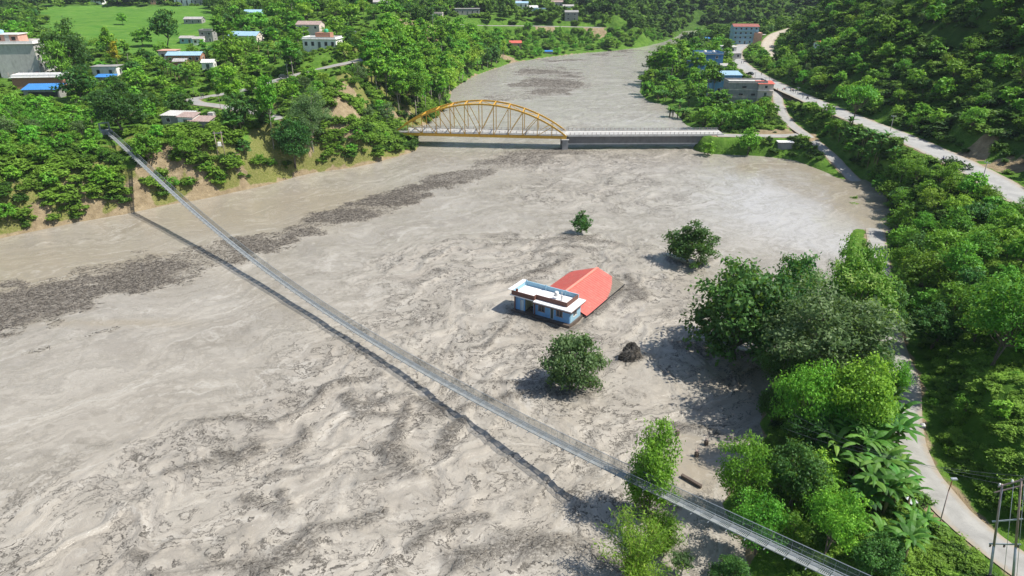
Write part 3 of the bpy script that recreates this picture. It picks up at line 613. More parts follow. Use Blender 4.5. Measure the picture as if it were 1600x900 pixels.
def variants(kind, lod):
    key = (kind, lod)
    if key in TREES: return TREES[key]
    d = dict(KIND['tall' if kind == 'gold' else kind]); r0 = d.pop('r0'); fork = d.pop('fork'); multi = d.pop('multi', 1); out = []
    if lod: d['nl'] = int(d['nl'] * (.34, .13)[lod - 1]); d['leaf'] *= (1.65, 2.5)[lod - 1]
    if lod == 2: d['ncl'] = int(d['ncl'] * .6); d['rcl'] *= 1.2
    for s_ in range((4, 4, 3)[lod]):
        V, F, T, cs = crown(hash(kind) % 1000 * 0 + sum(map(ord, kind)) * 7 + s_ + lod * 50, 10, **d)
        tall_ = V[:, 2].max(); V[:, 2] *= 10 / tall_ ; cs = cs * np.array((1, 1, 10 / tall_))
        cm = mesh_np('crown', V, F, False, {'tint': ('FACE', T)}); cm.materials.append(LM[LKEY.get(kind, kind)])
        tm = trunk_mesh('trunk', 10, fork, list(cs), r0, s_, multi, 7 if lod == 0 else 5); tm.materials.append(PALE_BARK if kind in ('tall', 'airy') else BARK)
        out.append((cm, tm, V[:, 0].max() - V[:, 0].min()))
    TREES[key] = out; return out
NAME = {'broad': 'broadleaf_tree', 'dark': 'mango_tree', 'tall': 'teak_tree', 'airy': 'feathery_tree', 'bright': 'acacia_tree', 'olive': 'olive_green_tree', 'flower': 'flowering_tree', 'feather': 'acacia_tree', 'bushy': 'leafy_bush', 'gold': 'creeper_covered_tree', 'layered': 'umbrella_tree'}
def tree(kind, x, y, z, H, W=None, label=None, group=None, parts=True, cat='tree', leaf=None, lean=None):
    dist = math.hypot(x, y); px = H * FPX / max(dist, 20); lod = 0 if px > 75 else (1 if px > 34 else 2)
    vs_ = variants(kind, lod); cm, tm, w0 = vs_[int(rng.integers(len(vs_)))]
    sz = H / 10; sx = (W / w0) if W else sz * rng.uniform(.88, 1.12); rz = rng.uniform(0, 6.28)
    if leaf: cm = cm.copy(); cm.materials.clear(); cm.materials.append(LM[leaf])
    if False:
        c = link(NAME[kind], cm); c.location = (x, y, z); c.rotation_euler = (0, 0, rz); c.scale = (sx, sx, sz); return tag(c, label, cat, group)
    t = thing(NAME[kind], label, cat, (x, y, z), rz, group); t.scale = (sx, sx, sz)
    if lean: t.rotation_euler = (lean[0], lean[1], 0)
    link('crown', cm, parent=t); link('trunk', tm, parent=t); return t
BLOCK = [(-53 + .694 * t_, 130 - .72 * t_, 3.4) for t_ in range(-92, -30, 3)] + SOILSPOT    # keep-clear discs (x, y, r), first along the footbridge
def tree_px(kind, u, v, vtop, wpix=None, label=None, group=None, cat='tree', leaf=None, lean=None, z=None, sink=0.0):
    x, y, z0 = hit(u, v) if z is None else (*unp(u, v, z), z)
    H = max(1.0, ztop(x, y, vtop) - z0); W = wpx(wpix, x, y, z0 + H / 2) if wpix else None
    BLOCK.append((x, y, (W or H * .7) * .42)); W = W * 1.1 if W else W; H = H / (1 - sink)
    return tree(kind, x, y, z0 - .05 - sink * H, H, W, label, group, cat=cat, leaf=leaf, lean=lean)

# ---- trees one can point at
tree_px('broad', 908, 366, 327, 36, 'small lone tree with a bare base standing in the flood, farthest out in the river', leaf='dark', z=0, sink=.12)
tree_px('dark', 1078, 410, 339, 90, 'round dark tree alone in the floodwater, right of and beyond the red roof', z=0, sink=.14)
tree_px('dark', 892, 606, 516, 92, 'bushy large-leaved tree standing in the flood in front of the blue house', z=0, leaf='airy', sink=.2)
tree_px('bushy', 1106, 243, 220, 25, 'small round bush in the water by the right end of the concrete bridge', z=0, leaf='broad', cat='bush')
tree_px('broad', 1168, 242, 197, 38, 'dense tree at the water edge just right of the concrete bridge end', leaf='broad')
tree_px('dark', 1150, 555, 394, 172, label='big dark spreading tree at the flooded right bank, biggest crown over the water', z=0, sink=.16)
tree_px('dark', 1232, 515, 390, 100, label='dark tree crown behind the big spreading tree at the flooded edge', z=0, sink=.12)
tree_px('flower', 1315, 540, 362, 75, 'tall tree with pale blossom on its dark crown at the water edge below the bushes', leaf='flower')
tree_px('flower', 1318, 560, 405, 120, 'tree with yellow tipped leaves behind the grey green tree', leaf='flower')
tree_px('airy', 1275, 618, 425, 205, 'wide grey green airy tree at the flooded bank left of the lane')
tree_px('airy', 1215, 620, 545, 80, 'small airy tree leaning over the brown water under the grey green one', leaf='dark')
tree_px('bright', 1242, 705, 560, 105, 'bright green tree left of the olive tree by the lane')
tree_px('olive', 1335, 700, 558, 118, 'olive green tree with a rounded crown beside the lane')
tree_px('feather', 1012, 806, 655, 112, 'tall feathery light green tree standing in the water under the footbridge', leaf='olive', z=0, sink=.16)
tree_px('bright', 1155, 800, 682, 92, 'bright green leafy tree beside the calm pool right of the footbridge')
tree_px('bright', 1178, 868, 776, 95, 'low bright green tree just behind the near footbridge netting', leaf='broad')
tree_px('airy', 1063, 898, 862, 46, 'small grey green shrub on the mud below the footbridge', cat='shrub', z=0.2)
tree_px('bright', 1290, 868, 762, 95, 'bushy tree between the bananas and the near end of the footbridge', leaf='broad')
tree_px('dark', 1235, 790, 690, 90, 'dark tree in the shade behind the bright tree by the pool')
tree_px('dark', 1265, 720, 640, 80, 'dark shaded tree left of the banana clump')
tree_px('broad', 1135, 925, 872, 70, 'low leafy tree under the near part of the footbridge', leaf='dark')
for u, v, vt, wd, kd, lab in [(1195, 575, 430, 120, 'dark', 'dark tree filling the flooded bank between the big spreading tree and the grey green tree'), (1322, 600, 480, 70, 'airy', 'grey green tree on the lane side of the wide airy one'), (1370, 520, 430, 70, 'dark', 'dark tree where the lane disappears under the woods'), (1205, 660, 590, 60, 'dark', 'small dark tree hanging over the water left of the bright green tree'),
        (1262, 660, 590, 70, 'broad', 'green tree squeezed between the bright green and the grey green trees'), (1300, 690, 600, 90, 'broad', 'green tree between the bright green tree and the olive one'), (1385, 640, 560, 55, 'bright', 'bright bush like tree at the left edge of the lane bend'), (1260, 590, 480, 90, 'airy', 'grey leaved tree behind the wide airy one'), (1335, 470, 372, 60, 'dark', 'dark tree at the waterline beside the blossoming tree')]:
    tree_px(kd, u, v, vt, wd, lab, leaf='airy' if kd == 'airy' else None)
tree_px('layered', 1330, 200, 128, 66, 'flat topped tree with layered branches at the edge of the main road')
tree_px('bright', 1550, 575, 425, 150, 'large bright green tree at the right edge beside the lane bend')
tree_px('bright', 1435, 470, 395, 80, 'light green tree over the dark start of the lane', leaf='bright')
tree_px('dark', 1455, 545, 470, 85, 'dark tree in deep shade right of the lane start')
tree_px('dark', 192, 208, 113, 80, 'big dark round tree above the far end of the footbridge')
tree_px('broad', 262, 74, 12, 52, 'large round tree standing at the edge of the green field', leaf='dark')
tree_px('broad', 192, 39, 19, 18, 'small round tree alone in the middle of the green field')
tree_px('broad', 224, 73, 42, 32, 'squat round tree at the near edge of the green field')
tree_px('gold', 187, 116, 60, 18, 'slender tree covered in yellow flowering creeper by the white house', leaf='gold')
tree_px('tall', 178, 108, 40, 24, 'slim dark tree just left of the yellow creeper tree')
tree_px('broad', 118, 130, 24, 76, 'very large tree crown between the grey tower house and the field', leaf='dark')
tree_px('bright', 98, 135, 60, 42, 'lighter tree in front of the very large crown beside the grey tower house')
tree_px('dark', 128, 160, 100, 60, 'dark tree beside the blue roofed shed')
tree_px('broad', 382, 242, 216, 27, 'compact round bush on the green meadow above the bank', cat='bush', leaf='dark')
tree_px('dark', 462, 262, 178, 58, 'dark bluish tree at the foot of the slope left of the landslide')
tree_px('airy', 490, 235, 130, 66, 'grey green tree on the slope left of the bare landslide', leaf='airy')
tree_px('tall', 428, 232, 108, 34, 'tall thin tree with a yellowish crown beside the village road')
tree_px('tall', 370, 190, 98, 42, 'tall yellowish tree beside the road bend in the village')
tree_px('dark', 385, 205, 140, 55, 'dark tree under the tall yellowish trees by the road bend')
tree_px('tall', 345, 170, 120, 16, 'thin short yellowish tree at the road bend')
tree_px('tall', 458, 118, 55, 34, 'tall tree left of the white house with the green tank')
tree_px('tall', 352, 78, 22, 34, 'tall tree standing behind the long blue roofed house')
tree_px('broad', 368, 115, 45, 50, 'broad tree in front of the long blue roofed house')
tree_px('broad', 234, 256, 206, 48, 'small open tree beside the far part of the footbridge')
tree_px('bright', 290, 250, 206, 40, 'spreading tree on the bank above the bare path', leaf='broad')
tree_px('dark', 710, 70, 42, 26, 'round dark bluish tree on the slope below the far road')
tree_px('tall', 1183, 50, 24, 7, 'tall narrow dark tree beside the red roofed block', leaf='dark')
tree_px('tall', 1192, 52, 25, 7, 'second narrow dark tree right of the red roofed block', leaf='dark')
# island row of tall trees
for i, (u, v, vt, wd) in enumerate([(1022, 128, 78, 26), (1040, 126, 68, 26), (1058, 118, 58, 26), (1076, 108, 55, 24), (1085, 126, 78, 20), (1105, 158, 92, 26), (1082, 148, 104, 18), (1120, 175, 138, 24), (1050, 146, 118, 20), (1095, 65, 43, 22), (1122, 78, 52, 18), (1137, 82, 60, 16), (1112, 105, 62, 18), (1013, 145, 108, 18), (1064, 128, 92, 22), (1090, 110, 75, 20)]):
    tree_px('tall', u, v, vt, wd * 1.25, 'tall tree in the packed grove on the flooded spit beyond the concrete bridge', 'trees packed on the flooded spit', leaf='broad' if i % 3 else 'tall')
    if i < 11: tree_px('tall', u + 9, v - 3, vt + 5, wd, 'tall tree in the packed grove on the flooded spit beyond the concrete bridge', 'trees packed on the flooded spit', leaf='dark' if i % 2 else 'broad')
    if i < 14: tree_px('bushy', u - 2, v + 4, v - 22, wd * 1.1, 'leafy bush at the foot of the packed grove on the flooded spit', 'bushes under the grove of the spit', cat='bush', leaf='dark' if i % 2 else 'broad')
for i, (u, v, vt, wd) in enumerate([(1030, 152, 128, 30), (1010, 150, 125, 20), (1060, 158, 138, 26), (1098, 196, 165, 36), (1125, 205, 172, 34), (1150, 205, 168, 36), (1175, 200, 160, 34), (1190, 190, 155, 30), (1135, 185, 158, 30), (1160, 178, 154, 28), (1100, 170, 150, 26), (1205, 180, 160, 22), (1112, 190, 160, 30)]):
    tree_px('bushy', u, v, vt, wd, 'low rounded bush on the flooded spit in front of the concrete block', 'bushes on the flooded spit', cat='bush', leaf='bright' if u > 1090 else 'broad')

# ---- bananas
def banana_leaf(m, base, az, el, L, W, r):
    n = 8; P = []; d = Vector((math.cos(az), math.sin(az), 0)); sdv = Vector((-math.sin(az), math.cos(az), 0)); q = Vector(base); e_ = el
    for i in range(n + 1):
        P.append(q.copy()); q = q + (d * math.cos(e_) + Vector((0, 0, math.sin(e_)))) * (L / n); e_ -= (el + .75) / n * 1.1 * (.5 + i / n)
    V = []; F = []
    for i, p in enumerate(P):
        t = i / n; wd = W * (math.sin(math.pi * min(1, t * .9 + .08)) ** .6) * (0.15 if i == 0 else 1) * (0.1 if i == n else 1) * r.uniform(.62, 1.12)
        V += [p + sdv * wd + Vector((0, 0, .14 * wd * -1)), p + Vector((0, 0, .12 * wd)), p - sdv * wd + Vector((0, 0, -.14 * wd))]
    for i in range(n):
        F += [(3 * i, 3 * i + 1, 3 * i + 4, 3 * i + 3), (3 * i + 1, 3 * i + 2, 3 * i + 5, 3 * i + 4)]
    m.add(V, F)
BAN = []
for s_ in range(4):
    r = random.Random(40 + s_); lm = MB(); sm = MB(); T = []
    for q in range((1, 2, 3, 2)[s_]):
        bx, by = (r.uniform(-.9, .9), r.uniform(-.9, .9)) if q else (0, 0); h = r.uniform(1.7, 2.7)
        sm.tube([(bx, by, -.5), (bx, by, h * .5), (bx + .1, by, h)], [.17, .14, .08], 7)
        nlv = r.randint(9, 12); a0 = r.uniform(0, 6)
        for j in range(nlv): 
            banana_leaf(lm, (bx + .1, by, h - .1), a0 + j * 2.4, r.uniform(.55, 1.45), r.uniform(1.7, 2.7), r.uniform(.2, .33), r); T += [min(1, max(0, r.gauss(.5, .22)))] * 16
    me = lm.mesh('leaves'); at_ = me.attributes.new('tint', 'FLOAT', 'FACE'); at_.data.foreach_set('value', np.array(T, np.float32)); me.materials.append(LM['banana'])
    st_ = sm.mesh('stem'); st_.materials.append(simple('banana_stem%d' % s_, (.16, .15, .06), .7, .3)); BAN.append((me, st_))
def banana(u, v, s_, label, group, z=None):
    x, y, z0 = hit(u, v) if z is None else (*unp(u, v, z), z)
    lm, sm = BAN[int(rng.integers(4))]; t = thing('banana_plant', label, 'banana plant', (x, y, z0 - .05), rng.uniform(0, 6.28), group); t.scale = (s_,) * 3
    link('leaves', lm, parent=t); link('stem', sm, parent=t); BLOCK.append((x, y, 1.4))
for u, v, s_ in [(1300, 728, 1.15), (1322, 716, 1.2), (1345, 706, 1.25), (1365, 730, 1.1), (1382, 705, 1.2), (1330, 760, 1.1), (1355, 770, 1.15), (1310, 750, 1.1), (1380, 760, 1.1), (1400, 748, .9), (1345, 800, 1.1), (1372, 800, 1.1), (1395, 790, 1.0), (1392, 690, 1.2), (1290, 705, 1.1), (1340, 735, 1.25), (1405, 775, .8), (1415, 800, .8)]:
    banana(u, v, s_ * 1.35, 'banana plant in the dense clump left of the lane', 'bananas in the clump by the lane')
banana(1368, 862, 1.15, 'lone banana plant with a bright drooping leaf at the near edge of the clump', None)
banana(1412, 868, 1.2, 'banana plant with a brown dry leaf nearest to the lane', None)
banana(1425, 835, .9, 'small banana plant between the clump and the lane verge', None)
for u, v in [(1395, 668), (1388, 650)]: banana(u, v, 1.2, 'banana plant whose leaves reach over the lane', 'bananas reaching over the lane')
for u, v in [(1050, 183), (1058, 184), (1066, 186), (1074, 187), (1046, 182)]: banana(u, v, 1.3, 'banana plant standing half drowned at the tip of the spit', 'bananas at the tip of the spit', z=0)
for u, v in [(1062, 172), (1075, 165), (1040, 158), (1028, 157), (1052, 160)]: banana(u, v, 1.4, 'banana plant under the tall trees of the spit', 'bananas under the trees of the spit')
for u, v in [(1340, 235), (1350, 228), (1362, 240), (1375, 232), (1330, 222), (1345, 250), (1318, 212), (1360, 222), (1388, 240), (1325, 205), (1370, 255), (1355, 262), (1310, 222), (1322, 232), (1395, 255)]:
    banana(u, v, 1.5, 'banana plant on the slope between the flooded road and the main road', 'bananas between the two roads')
for u, v in [(362, 212), (370, 208), (120, 100), (112, 108), (105, 95), (268, 120), (280, 128), (258, 118), (292, 135), (420, 90), (430, 96), (440, 92), (250, 130), (395, 80), (405, 85), (335, 88), (325, 92), (425, 212)]:
    banana(u, v, 1.7, 'banana plant in the gardens of the left bank village', 'bananas in the village gardens')

# ---- bamboo clumps
def bamboo(u, v, vt, wd, label, z=None, leaf='bamboo'):
    x, y, z0 = hit(u, v) if z is None else (*unp(u, v, z), z)
    H = ztop(x, y, vt) - z0; R = wpx(wd, x, y, z0) / 2; t = thing('bamboo_clump', label, 'bamboo', (x, y, z0)); cm = MB(); r = np.random.default_rng(int(u)); P = []; Nn = []; T = []
    for i in range(42):
        az = r.uniform(0, 6.28); rr = R * math.sqrt(r.uniform(.02, 1)); h = H * (1.05 - .45 * (rr / R) ** 2) * r.uniform(.75, 1.05); b0 = np.array([math.cos(az), math.sin(az), 0]) * .5 * r.random()
        pts = [b0 + np.array([math.cos(az) * rr * s_ ** 2.0, math.sin(az) * rr * s_ ** 2.0, h * (s_ - .18 * s_ ** 3) * 1.15 - .3]) for s_ in np.linspace(0, 1, 7)]
        cm.tube(pts, list(np.linspace(.05, .012, 7)), 5, cap=False)
        for j in range(130):
            s_ = r.uniform(.22, 1.0) * 6; i0 = min(5, int(s_)); p = pts[i0] * (1 - s_ + i0) + pts[i0 + 1] * (s_ - i0); P.append(p + r.normal(size=3) * (.38, .38, .3)); Nn.append(unit(np.array([0, 0, 1.0]) + r.normal(size=3) * .7)); T.append(min(1, max(0, r.normal(.45, .2) + (az % 1 - .5) * .3)))
    V, F, T = leaves(np.array(P), np.array(Nn), .22, .05, r, np.array(T)); me = mesh_np('foliage', V, F, False, {'tint': ('FACE', T)})
    link('foliage', me, LM[leaf], t); cm.build('culms', simple('bamboo_culm', (.26, .27, .08), .6), t); BLOCK.append((x, y, R)); return t
bamboo(990, 915, 800, 150, 'yellow green bamboo clump on the mud at the bottom edge left of the footbridge', z=.1)
bamboo(1030, 860, 800, 60, 'thin bamboo clump standing behind the yellow green one beside the footbridge', z=.1)

# ------------------------------------------------------------------ scattered woods
houses_px = []   # filled by the building list: (u, v, half width px, height px)
# ------------------------------------------------------------------ surfaces for things
M = {}
M['conc'] = simple('grey_concrete', (.30, .295, .28), .9, .15, .8, dirt=(.17, .165, .155))
M['girder'] = simple('stained_girder', (.17, .165, .155), .9, .15, .6, dirt=(.09, .088, .08))
M['grating'] = simple('deck_grating', (.50, .52, .52), .5, .12, 3, metal=.3)
M['conc_light'] = simple('pale_concrete', (.50, .49, .46), .85, .12, .8, dirt=(.30, .29, .27))
M['white'] = simple('white_paint', (.78, .77, .74), .7, .06, .7, dirt=(.55, .52, .47))
M['rooftop'] = simple('white_rooftop', (.70, .70, .70), .8, .06, .6)
M['blue_wall'] = simple('blue_paint', (.16, .36, .62), .7, .08, .8, dirt=(.12, .26, .42))
M['lightblue'] = simple('light_blue_paint', (.28, .47, .58), .7, .08, .8)
M['brown'] = simple('brown_paint', (.14, .062, .045), .7, .12, .8)
M['mudbrown'] = simple('wet_plinth', (.10, .075, .058), .6, .25, 1.5)
M['pink'] = simple('pink_paint', (.60, .33, .25), .8, .12, .6, dirt=(.38, .24, .19))
M['pinkwhite'] = simple('pale_pink_paint', (.66, .56, .50), .8, .08, .6, dirt=(.45, .38, .33))
M['red_roof'] = simple('red_sheet', (.56, .12, .08), .6, .12, .5)
M['dullred'] = simple('dull_red_sheet', (.30, .10, .08), .7, .2, .6)
M['blue_roof'] = simple('blue_sheet', (.05, .22, .55), .5, .1, .6)
M['paleblue'] = simple('pale_blue_sheet', (.30, .46, .58), .5, .12, .6)
M['tin'] = simple('weathered_tin', (.45, .43, .41), .55, .2, .9, metal=.15, dirt=(.22, .15, .11))
M['rust'] = simple('rusty_tin', (.36, .27, .24), .7, .25, 1.2, dirt=(.18, .10, .07))
M['brick'] = simple('brick', (.34, .17, .11), .9, .2, 3)
M['dark'] = simple('dark_opening', (.025, .025, .028), .6, .2)
M['glass'] = simple('window_glass', (.05, .065, .075), .12, .2); 
M['steel'] = simple('galvanised_steel', (.42, .45, .47), .45, .12, 3, metal=.55)
M['wire'] = simple('wire', (.16, .17, .18), .5, .2)
M['yellow'] = simple('yellow_steel_paint', (.66, .36, .03), .45, .1, .7, dirt=(.46, .24, .03))
M['green'] = simple('green_plastic', (.05, .42, .22), .5, .1)
M['black'] = simple('black_plastic', (.02, .02, .02), .5, .2)
M['yellowwall'] = simple('cream_paint', (.62, .58, .34), .8, .08)
M['stone'] = simple('stone_masonry', (.24, .225, .20), .95, .3, 2.2, bump=.05)
M['door_green'] = simple('dark_door', (.07, .10, .09), .5, .2)
M['curtain'] = simple('pale_door', (.50, .62, .66), .6, .1)
M['redpaint'] = simple('red_paint', (.5, .05, .04), .6, .1)
M['bluebright'] = simple('cobalt_paint', (.05, .19, .40), .7, .12, .4, dirt=(.06, .14, .28))
M['insul'] = simple('white_insulator', (.6, .6, .58), .3, .1)

# ------------------------------------------------------------------ buildings
def building(name, label, u, v, w_, d_, h, rz=0, wall='conc', roof='flat', roofm='conc', storeys=1, nwin=3, sidewin=2, parapet=0, pmat=None, over=.35, band=None, x=None, y=None, z=None, cat='house', ground=True, winm='dark', ridge='x', rise=1.0, windows=True):
    if x is None: x, y, z = hit(u, v)
    y += d_ / 2 * .9                                        # the given point is the foot of the near wall
    t = thing(name, label, cat, (x, y, z), rz); BLOCK.append((x, y, max(w_, d_) * .62)); houses_px.append((x, y, w_, h))
    # walls: a shell with real reveals is only worth it on near houses, so frames and panes stand in shallow recesses
    m = MB(); m.box((0, 0, h / 2 - 1.2), (w_, d_, h + 2.4)); wl = m.build('wall', M[wall], t)
    fh = h / storeys
    if windows:
        for s_ in range(storeys):
            z1 = s_ * fh + fh * .36; z2 = s_ * fh + fh * .74
            for side in range(4):
                L = w_ if side in (0, 2) else d_; n = nwin if side in (0, 2) else sidewin
                if side == 2: continue
                for i in range(n):
                    c = (i + .5) / n * L - L / 2; ww = min(1.25, L / n * .5); isdoor = (s_ == 0 and side == 0 and i == n // 2)
                    za, zb = (0.05, fh * .74) if isdoor else (z1, z2)
                    def at_(o, wd, hh, th, zc):
                        if side == 0: return (c, -d_ / 2 - o, zc), (wd, th, hh)
                        if side == 1: return (w_ / 2 + o, c, zc), (th, wd, hh)
                        return (-w_ / 2 - o, c, zc), (th, wd, hh)
                    f = MB(); zc = (za + zb) / 2; hh = zb - za
                    for dx in (-1, 1):
                        cc, ss = at_(.03, .08, hh + .16, .10, zc); 
                        if side == 0: cc = (cc[0] + dx * ww / 2, cc[1], cc[2])
                        else: cc = (cc[0], cc[1] + dx * ww / 2, cc[2])
                        f.box(cc, ss)
                    cc, ss = at_(.03, ww - .08, .08, .10, zb + .04); f.box(cc, ss); cc, ss = at_(.05, ww + .2, .08, .16, za - .04 - .003); f.box(cc, ss)
                    fo = f.build('door' if isdoor else 'window', M['white'] if wall != 'white' else M['conc_light'], t)
                    g_ = MB(); cc, ss = at_(.004, ww - .09, hh - .01, .012, zc); g_.box(cc, ss); g_.build('door_panel' if isdoor else 'pane', M['door_green'] if isdoor else M[winm], fo)
    if band:
        for s_ in range(1, storeys):
            b_ = MB(); b_.box((0, -.12, s_ * fh), (w_ + .5, d_ + .7, .16)); b_.build('floor_slab', M[band], t)
    if roof == 'flat':
        r_ = MB(); r_.box((0, 0, h + .08), (w_ + 2 * over, d_ + 2 * over, .16)); ro = r_.build('roof', M[roofm], t)
        if parapet:
            q = MB(); th_ = .14
            q.box((0, -d_ / 2 + .07, h + .16 + parapet / 2), (w_, th_, parapet)); q.box((0, d_ / 2 - .07, h + .16 + parapet / 2), (w_, th_, parapet))
            q.box((-w_ / 2 + .07, 0, h + .16 + parapet / 2), (th_, d_ - .28, parapet)); q.box((w_ / 2 - .07, 0, h + .16 + parapet / 2), (th_, d_ - .28, parapet)); q.build('parapet', M[pmat or wall], t)
    else:
        r_ = MB(); W2, D2 = w_ / 2 + over, d_ / 2 + over; th_ = .07
        n = 26
        def sheet(x0, x1, y0, z0, y1, z1):
            V = []; F = []; seg = int((x1 - x0) / .38)
            for i in range(seg + 1):
                zz = .03 if i % 2 else -.03
                xx = x0 + (x1 - x0) * i / seg; V += [(xx, y0, z0 + zz), (xx, y1, z1 + zz), (xx, y0, z0 + zz - th_), (xx, y1, z1 + zz - th_)]
            for i in range(seg):
                b_ = 4 * i; F += [(b_, b_ + 4, b_ + 5, b_ + 1), (b_ + 2, b_ + 3, b_ + 7, b_ + 6), (b_, b_ + 2, b_ + 6, b_ + 4), (b_ + 1, b_ + 5, b_ + 7, b_ + 3)]
            F += [(0, 1, 3, 2), (4 * seg, 4 * seg + 2, 4 * seg + 3, 4 * seg + 1)]; r_.add(V, F)
        if roof == 'gable':
            sheet(-W2, W2, -D2, h - .02, 0, h + rise); sheet(-W2, W2, 0, h + rise, D2, h - .02)
            gb = MB()
            for sx in (-1, 1):
                gb.add([(sx * (w_ / 2 - .1), -d_ / 2, h), (sx * (w_ / 2 - .1), d_ / 2, h), (sx * (w_ / 2 - .1), 0, h + rise - .12), (sx * w_ / 2, -d_ / 2, h), (sx * w_ / 2, d_ / 2, h), (sx * w_ / 2, 0, h + rise - .12)], [(0, 1, 2), (3, 5, 4), (0, 2, 5, 3), (1, 4, 5, 2), (0, 3, 4, 1)])
            gb.build('gable', M[wall], t)
        else: sheet(-W2, W2, -D2, h + .05, D2, h + rise)
        ro = r_.build('roof', M[roofm], t)
    return t, ro
def tank(t, x, y, z, col='black', r=.65):
    m = MB(); m.tube([(x, y, z), (x, y, z + .1), (x, y, z + 1.1), (x, y, z + 1.3), (x, y, z + 1.42)], [r * .95, r, r, r * .7, r * .25], 12); return m.build('water_tank', M[col], t)

# grey tower house at the left edge
t, ro = building('tower_house', 'tall bare grey concrete house with a pink top floor at the left edge', 34, 124, 14.5, 11, 13.0, .12, 'conc_light', 'flat', 'conc_light', 4, 0, 3, parapet=.9, pmat='white', over=.6, windows=True)
m = MB(); m.box((-3.4, 1, 14.7), (9.0, 7, 3.0)); m.build('top_floor_wall', M['pink'], t)
m = MB(); m.box((-3.4, 1, 16.28), (9.8, 7.8, .18)); m.build('top_roof', M['white'], t)
for xx in (-5.8, -.6):
    m = MB(); m.box((xx, -2.52, 14.8), (1.4, .06, 1.2)); m.build('window', M['dark'], t)
m = MB(); m.box((-2.8, -2.6, 14.9), (1.6, .22, 2.6)); m.build('pilaster', M['conc_light'], t)
tank(t, -6.5, 1, 16.4, 'lightblue', 1.2)
for s_ in (1, 2, 3):
    m = MB(); m.box((-9.3, 0, s_ * 3.3), (2.0, 9, .16)); m.box((9.0, 1, s_ * 3.3), (1.6, 6, .16)); m.box((9.75, 1, s_ * 3.3 + .5), (.1, 6, .9)); m.build('balcony', M['conc_light'], t)
for i in range(8):
    m = MB(); m.tube([(-4 + i * 1.9, -6.6, 0), (-4 + i * 1.9, -6.6, 2.8)], .09, 5); m.build('post', M['rust'], t)
m = MB(); m.box((1.5, -5.55, 1.4), (5.2, .08, 2.2)); m.build('shop_shutter', M['paleblue'], t)
m = MB(); m.box((6.0, -5.55, 1.5), (1.2, .09, 2.6)); m.build('red_door', M['redpaint'], t)
t, ro = building('annex_building', 'low brick and white annex in front of the tower house', 62, 140, 17, 6, 4.2, .12, 'brick', 'flat', 'white', 1, 0, 1, parapet=.8, pmat='white', over=.5)
t, ro = building('shed', 'open shed with a bright blue sheet roof beside the annex', 66, 152, 11.5, 5, 2.6, .1, 'conc', 'mono', 'blue_roof', 1, 0, 1, rise=1.3, over=.5)
m = MB(); m.box((.5, -2.56, 1.0), (9.5, .05, 1.6)); m.build('opening', M['dark'], t)
t, ro = building('white_house', 'small white house with two square windows beside the yellow creeper tree', 166, 123, 9.5, 6, 4.6, .05, 'white', 'flat', 'conc', 1, 2, 1, over=.4)
t, ro = building('blue_canopy', 'low shelter with a blue sheet roof below the white house', 165, 127, 7, 3, 1.6, .05, 'conc', 'mono', 'blue_roof', 1, 0, 1, rise=.8, windows=False, cat='shelter')
t, ro = building('grey_hut', 'grey walled hut with a pale tin roof on the slope above the meadow', 277, 196, 8.2, 5, 2.9, -.12, 'conc', 'mono', 'conc_light', 1, 2, 1, rise=.5, over=.4)
t, ro = building('tin_hut', 'open fronted hut with a rusty roof joined to the grey hut', 293, 197, 4.6, 4, 2.6, -.12, 'white', 'mono', 'rust', 1, 1, 1, rise=.7, over=.4)
t, ro = building('tin_shed', 'low tin shed right of the grey hut with a small chimney block', 312, 198, 6.2, 4, 1.6, -.1, 'conc', 'mono', 'rust', 1, 0, 1, rise=.8, over=.4, windows=False)
m = MB(); m.box((1.6, 3.3, 1.4), (1.6, 1.4, 3.6)); m.build('chimney_block', M['conc_light'], t)
t, ro = building('tin_hut', 'white and blue hut at the near edge of the field', 292, 68, 7, 5, 2.8, .0, 'lightblue', 'gable', 'tin', 1, 2, 1)
t, ro = building('tin_hut', 'white hut half hidden beside the round field tree', 310, 70, 5.5, 5, 3, .1, 'white', 'gable', 'tin', 1, 2, 1)
t, ro = building('grey_house', 'two storey grey house behind the tall village trees', 324, 66, 7, 6, 5.6, .0, 'conc', 'flat', 'conc', 2, 2, 1, parapet=.6)
t, ro = building('long_house', 'long house with a pale blue roof behind tall trees', 383, 70, 15, 8, 4.5, -.15, 'pinkwhite', 'gable', 'paleblue', 1, 4, 2, rise=1.8)
t, ro = building('farm_house', 'long low farmhouse with a pale blue tin roof amid the village', 288, 98, 14, 6, 3.0, .03, 'brick', 'gable', 'paleblue', 1, 5, 1, rise=1.2)
t, ro = building('farm_house', 'tan walled hut with a flat roof left of the low farmhouse', 263, 97, 7, 6, 4.6, .03, 'pinkwhite', 'flat', 'pink', 1, 2, 1)
t, ro = building('tin_hut', 'small white hut among dark trees in front of the low farmhouse', 325, 108, 4.5, 4, 2.6, .1, 'white', 'gable', 'white', 1, 1, 1)
t, ro = building('tin_hut', 'small brick hut below the low farmhouse', 282, 108, 5, 4, 3, .1, 'brick', 'gable', 'tin', 1, 1, 1)
t, ro = building('white_house', 'white flat roofed house with a green tank above the road', 502, 77, 14.5, 8, 4.0, -.12, 'white', 'flat', 'white', 1, 5, 2, parapet=.7, over=.5)
m = MB(); m.box((.5, 1.5, 5.2), (6.5, 4, 2.2)); m.build('roof_room', M['brick'], t); tank(t, 1.5, 1.5, 6.3, 'green', .9)
t, ro = building('brown_house', 'brown roofed two storey house behind the white flat roofed house', 484, 58, 12, 8, 6.0, -.1, 'pinkwhite', 'gable', 'rust', 2, 3, 1, rise=1.5)
t, ro = building('field_shed', 'dark open shed at the far right side of the field', 302, 37, 11, 6, 2.7, 0, 'conc', 'gable', 'tin', 1, 3, 1, rise=1.2)
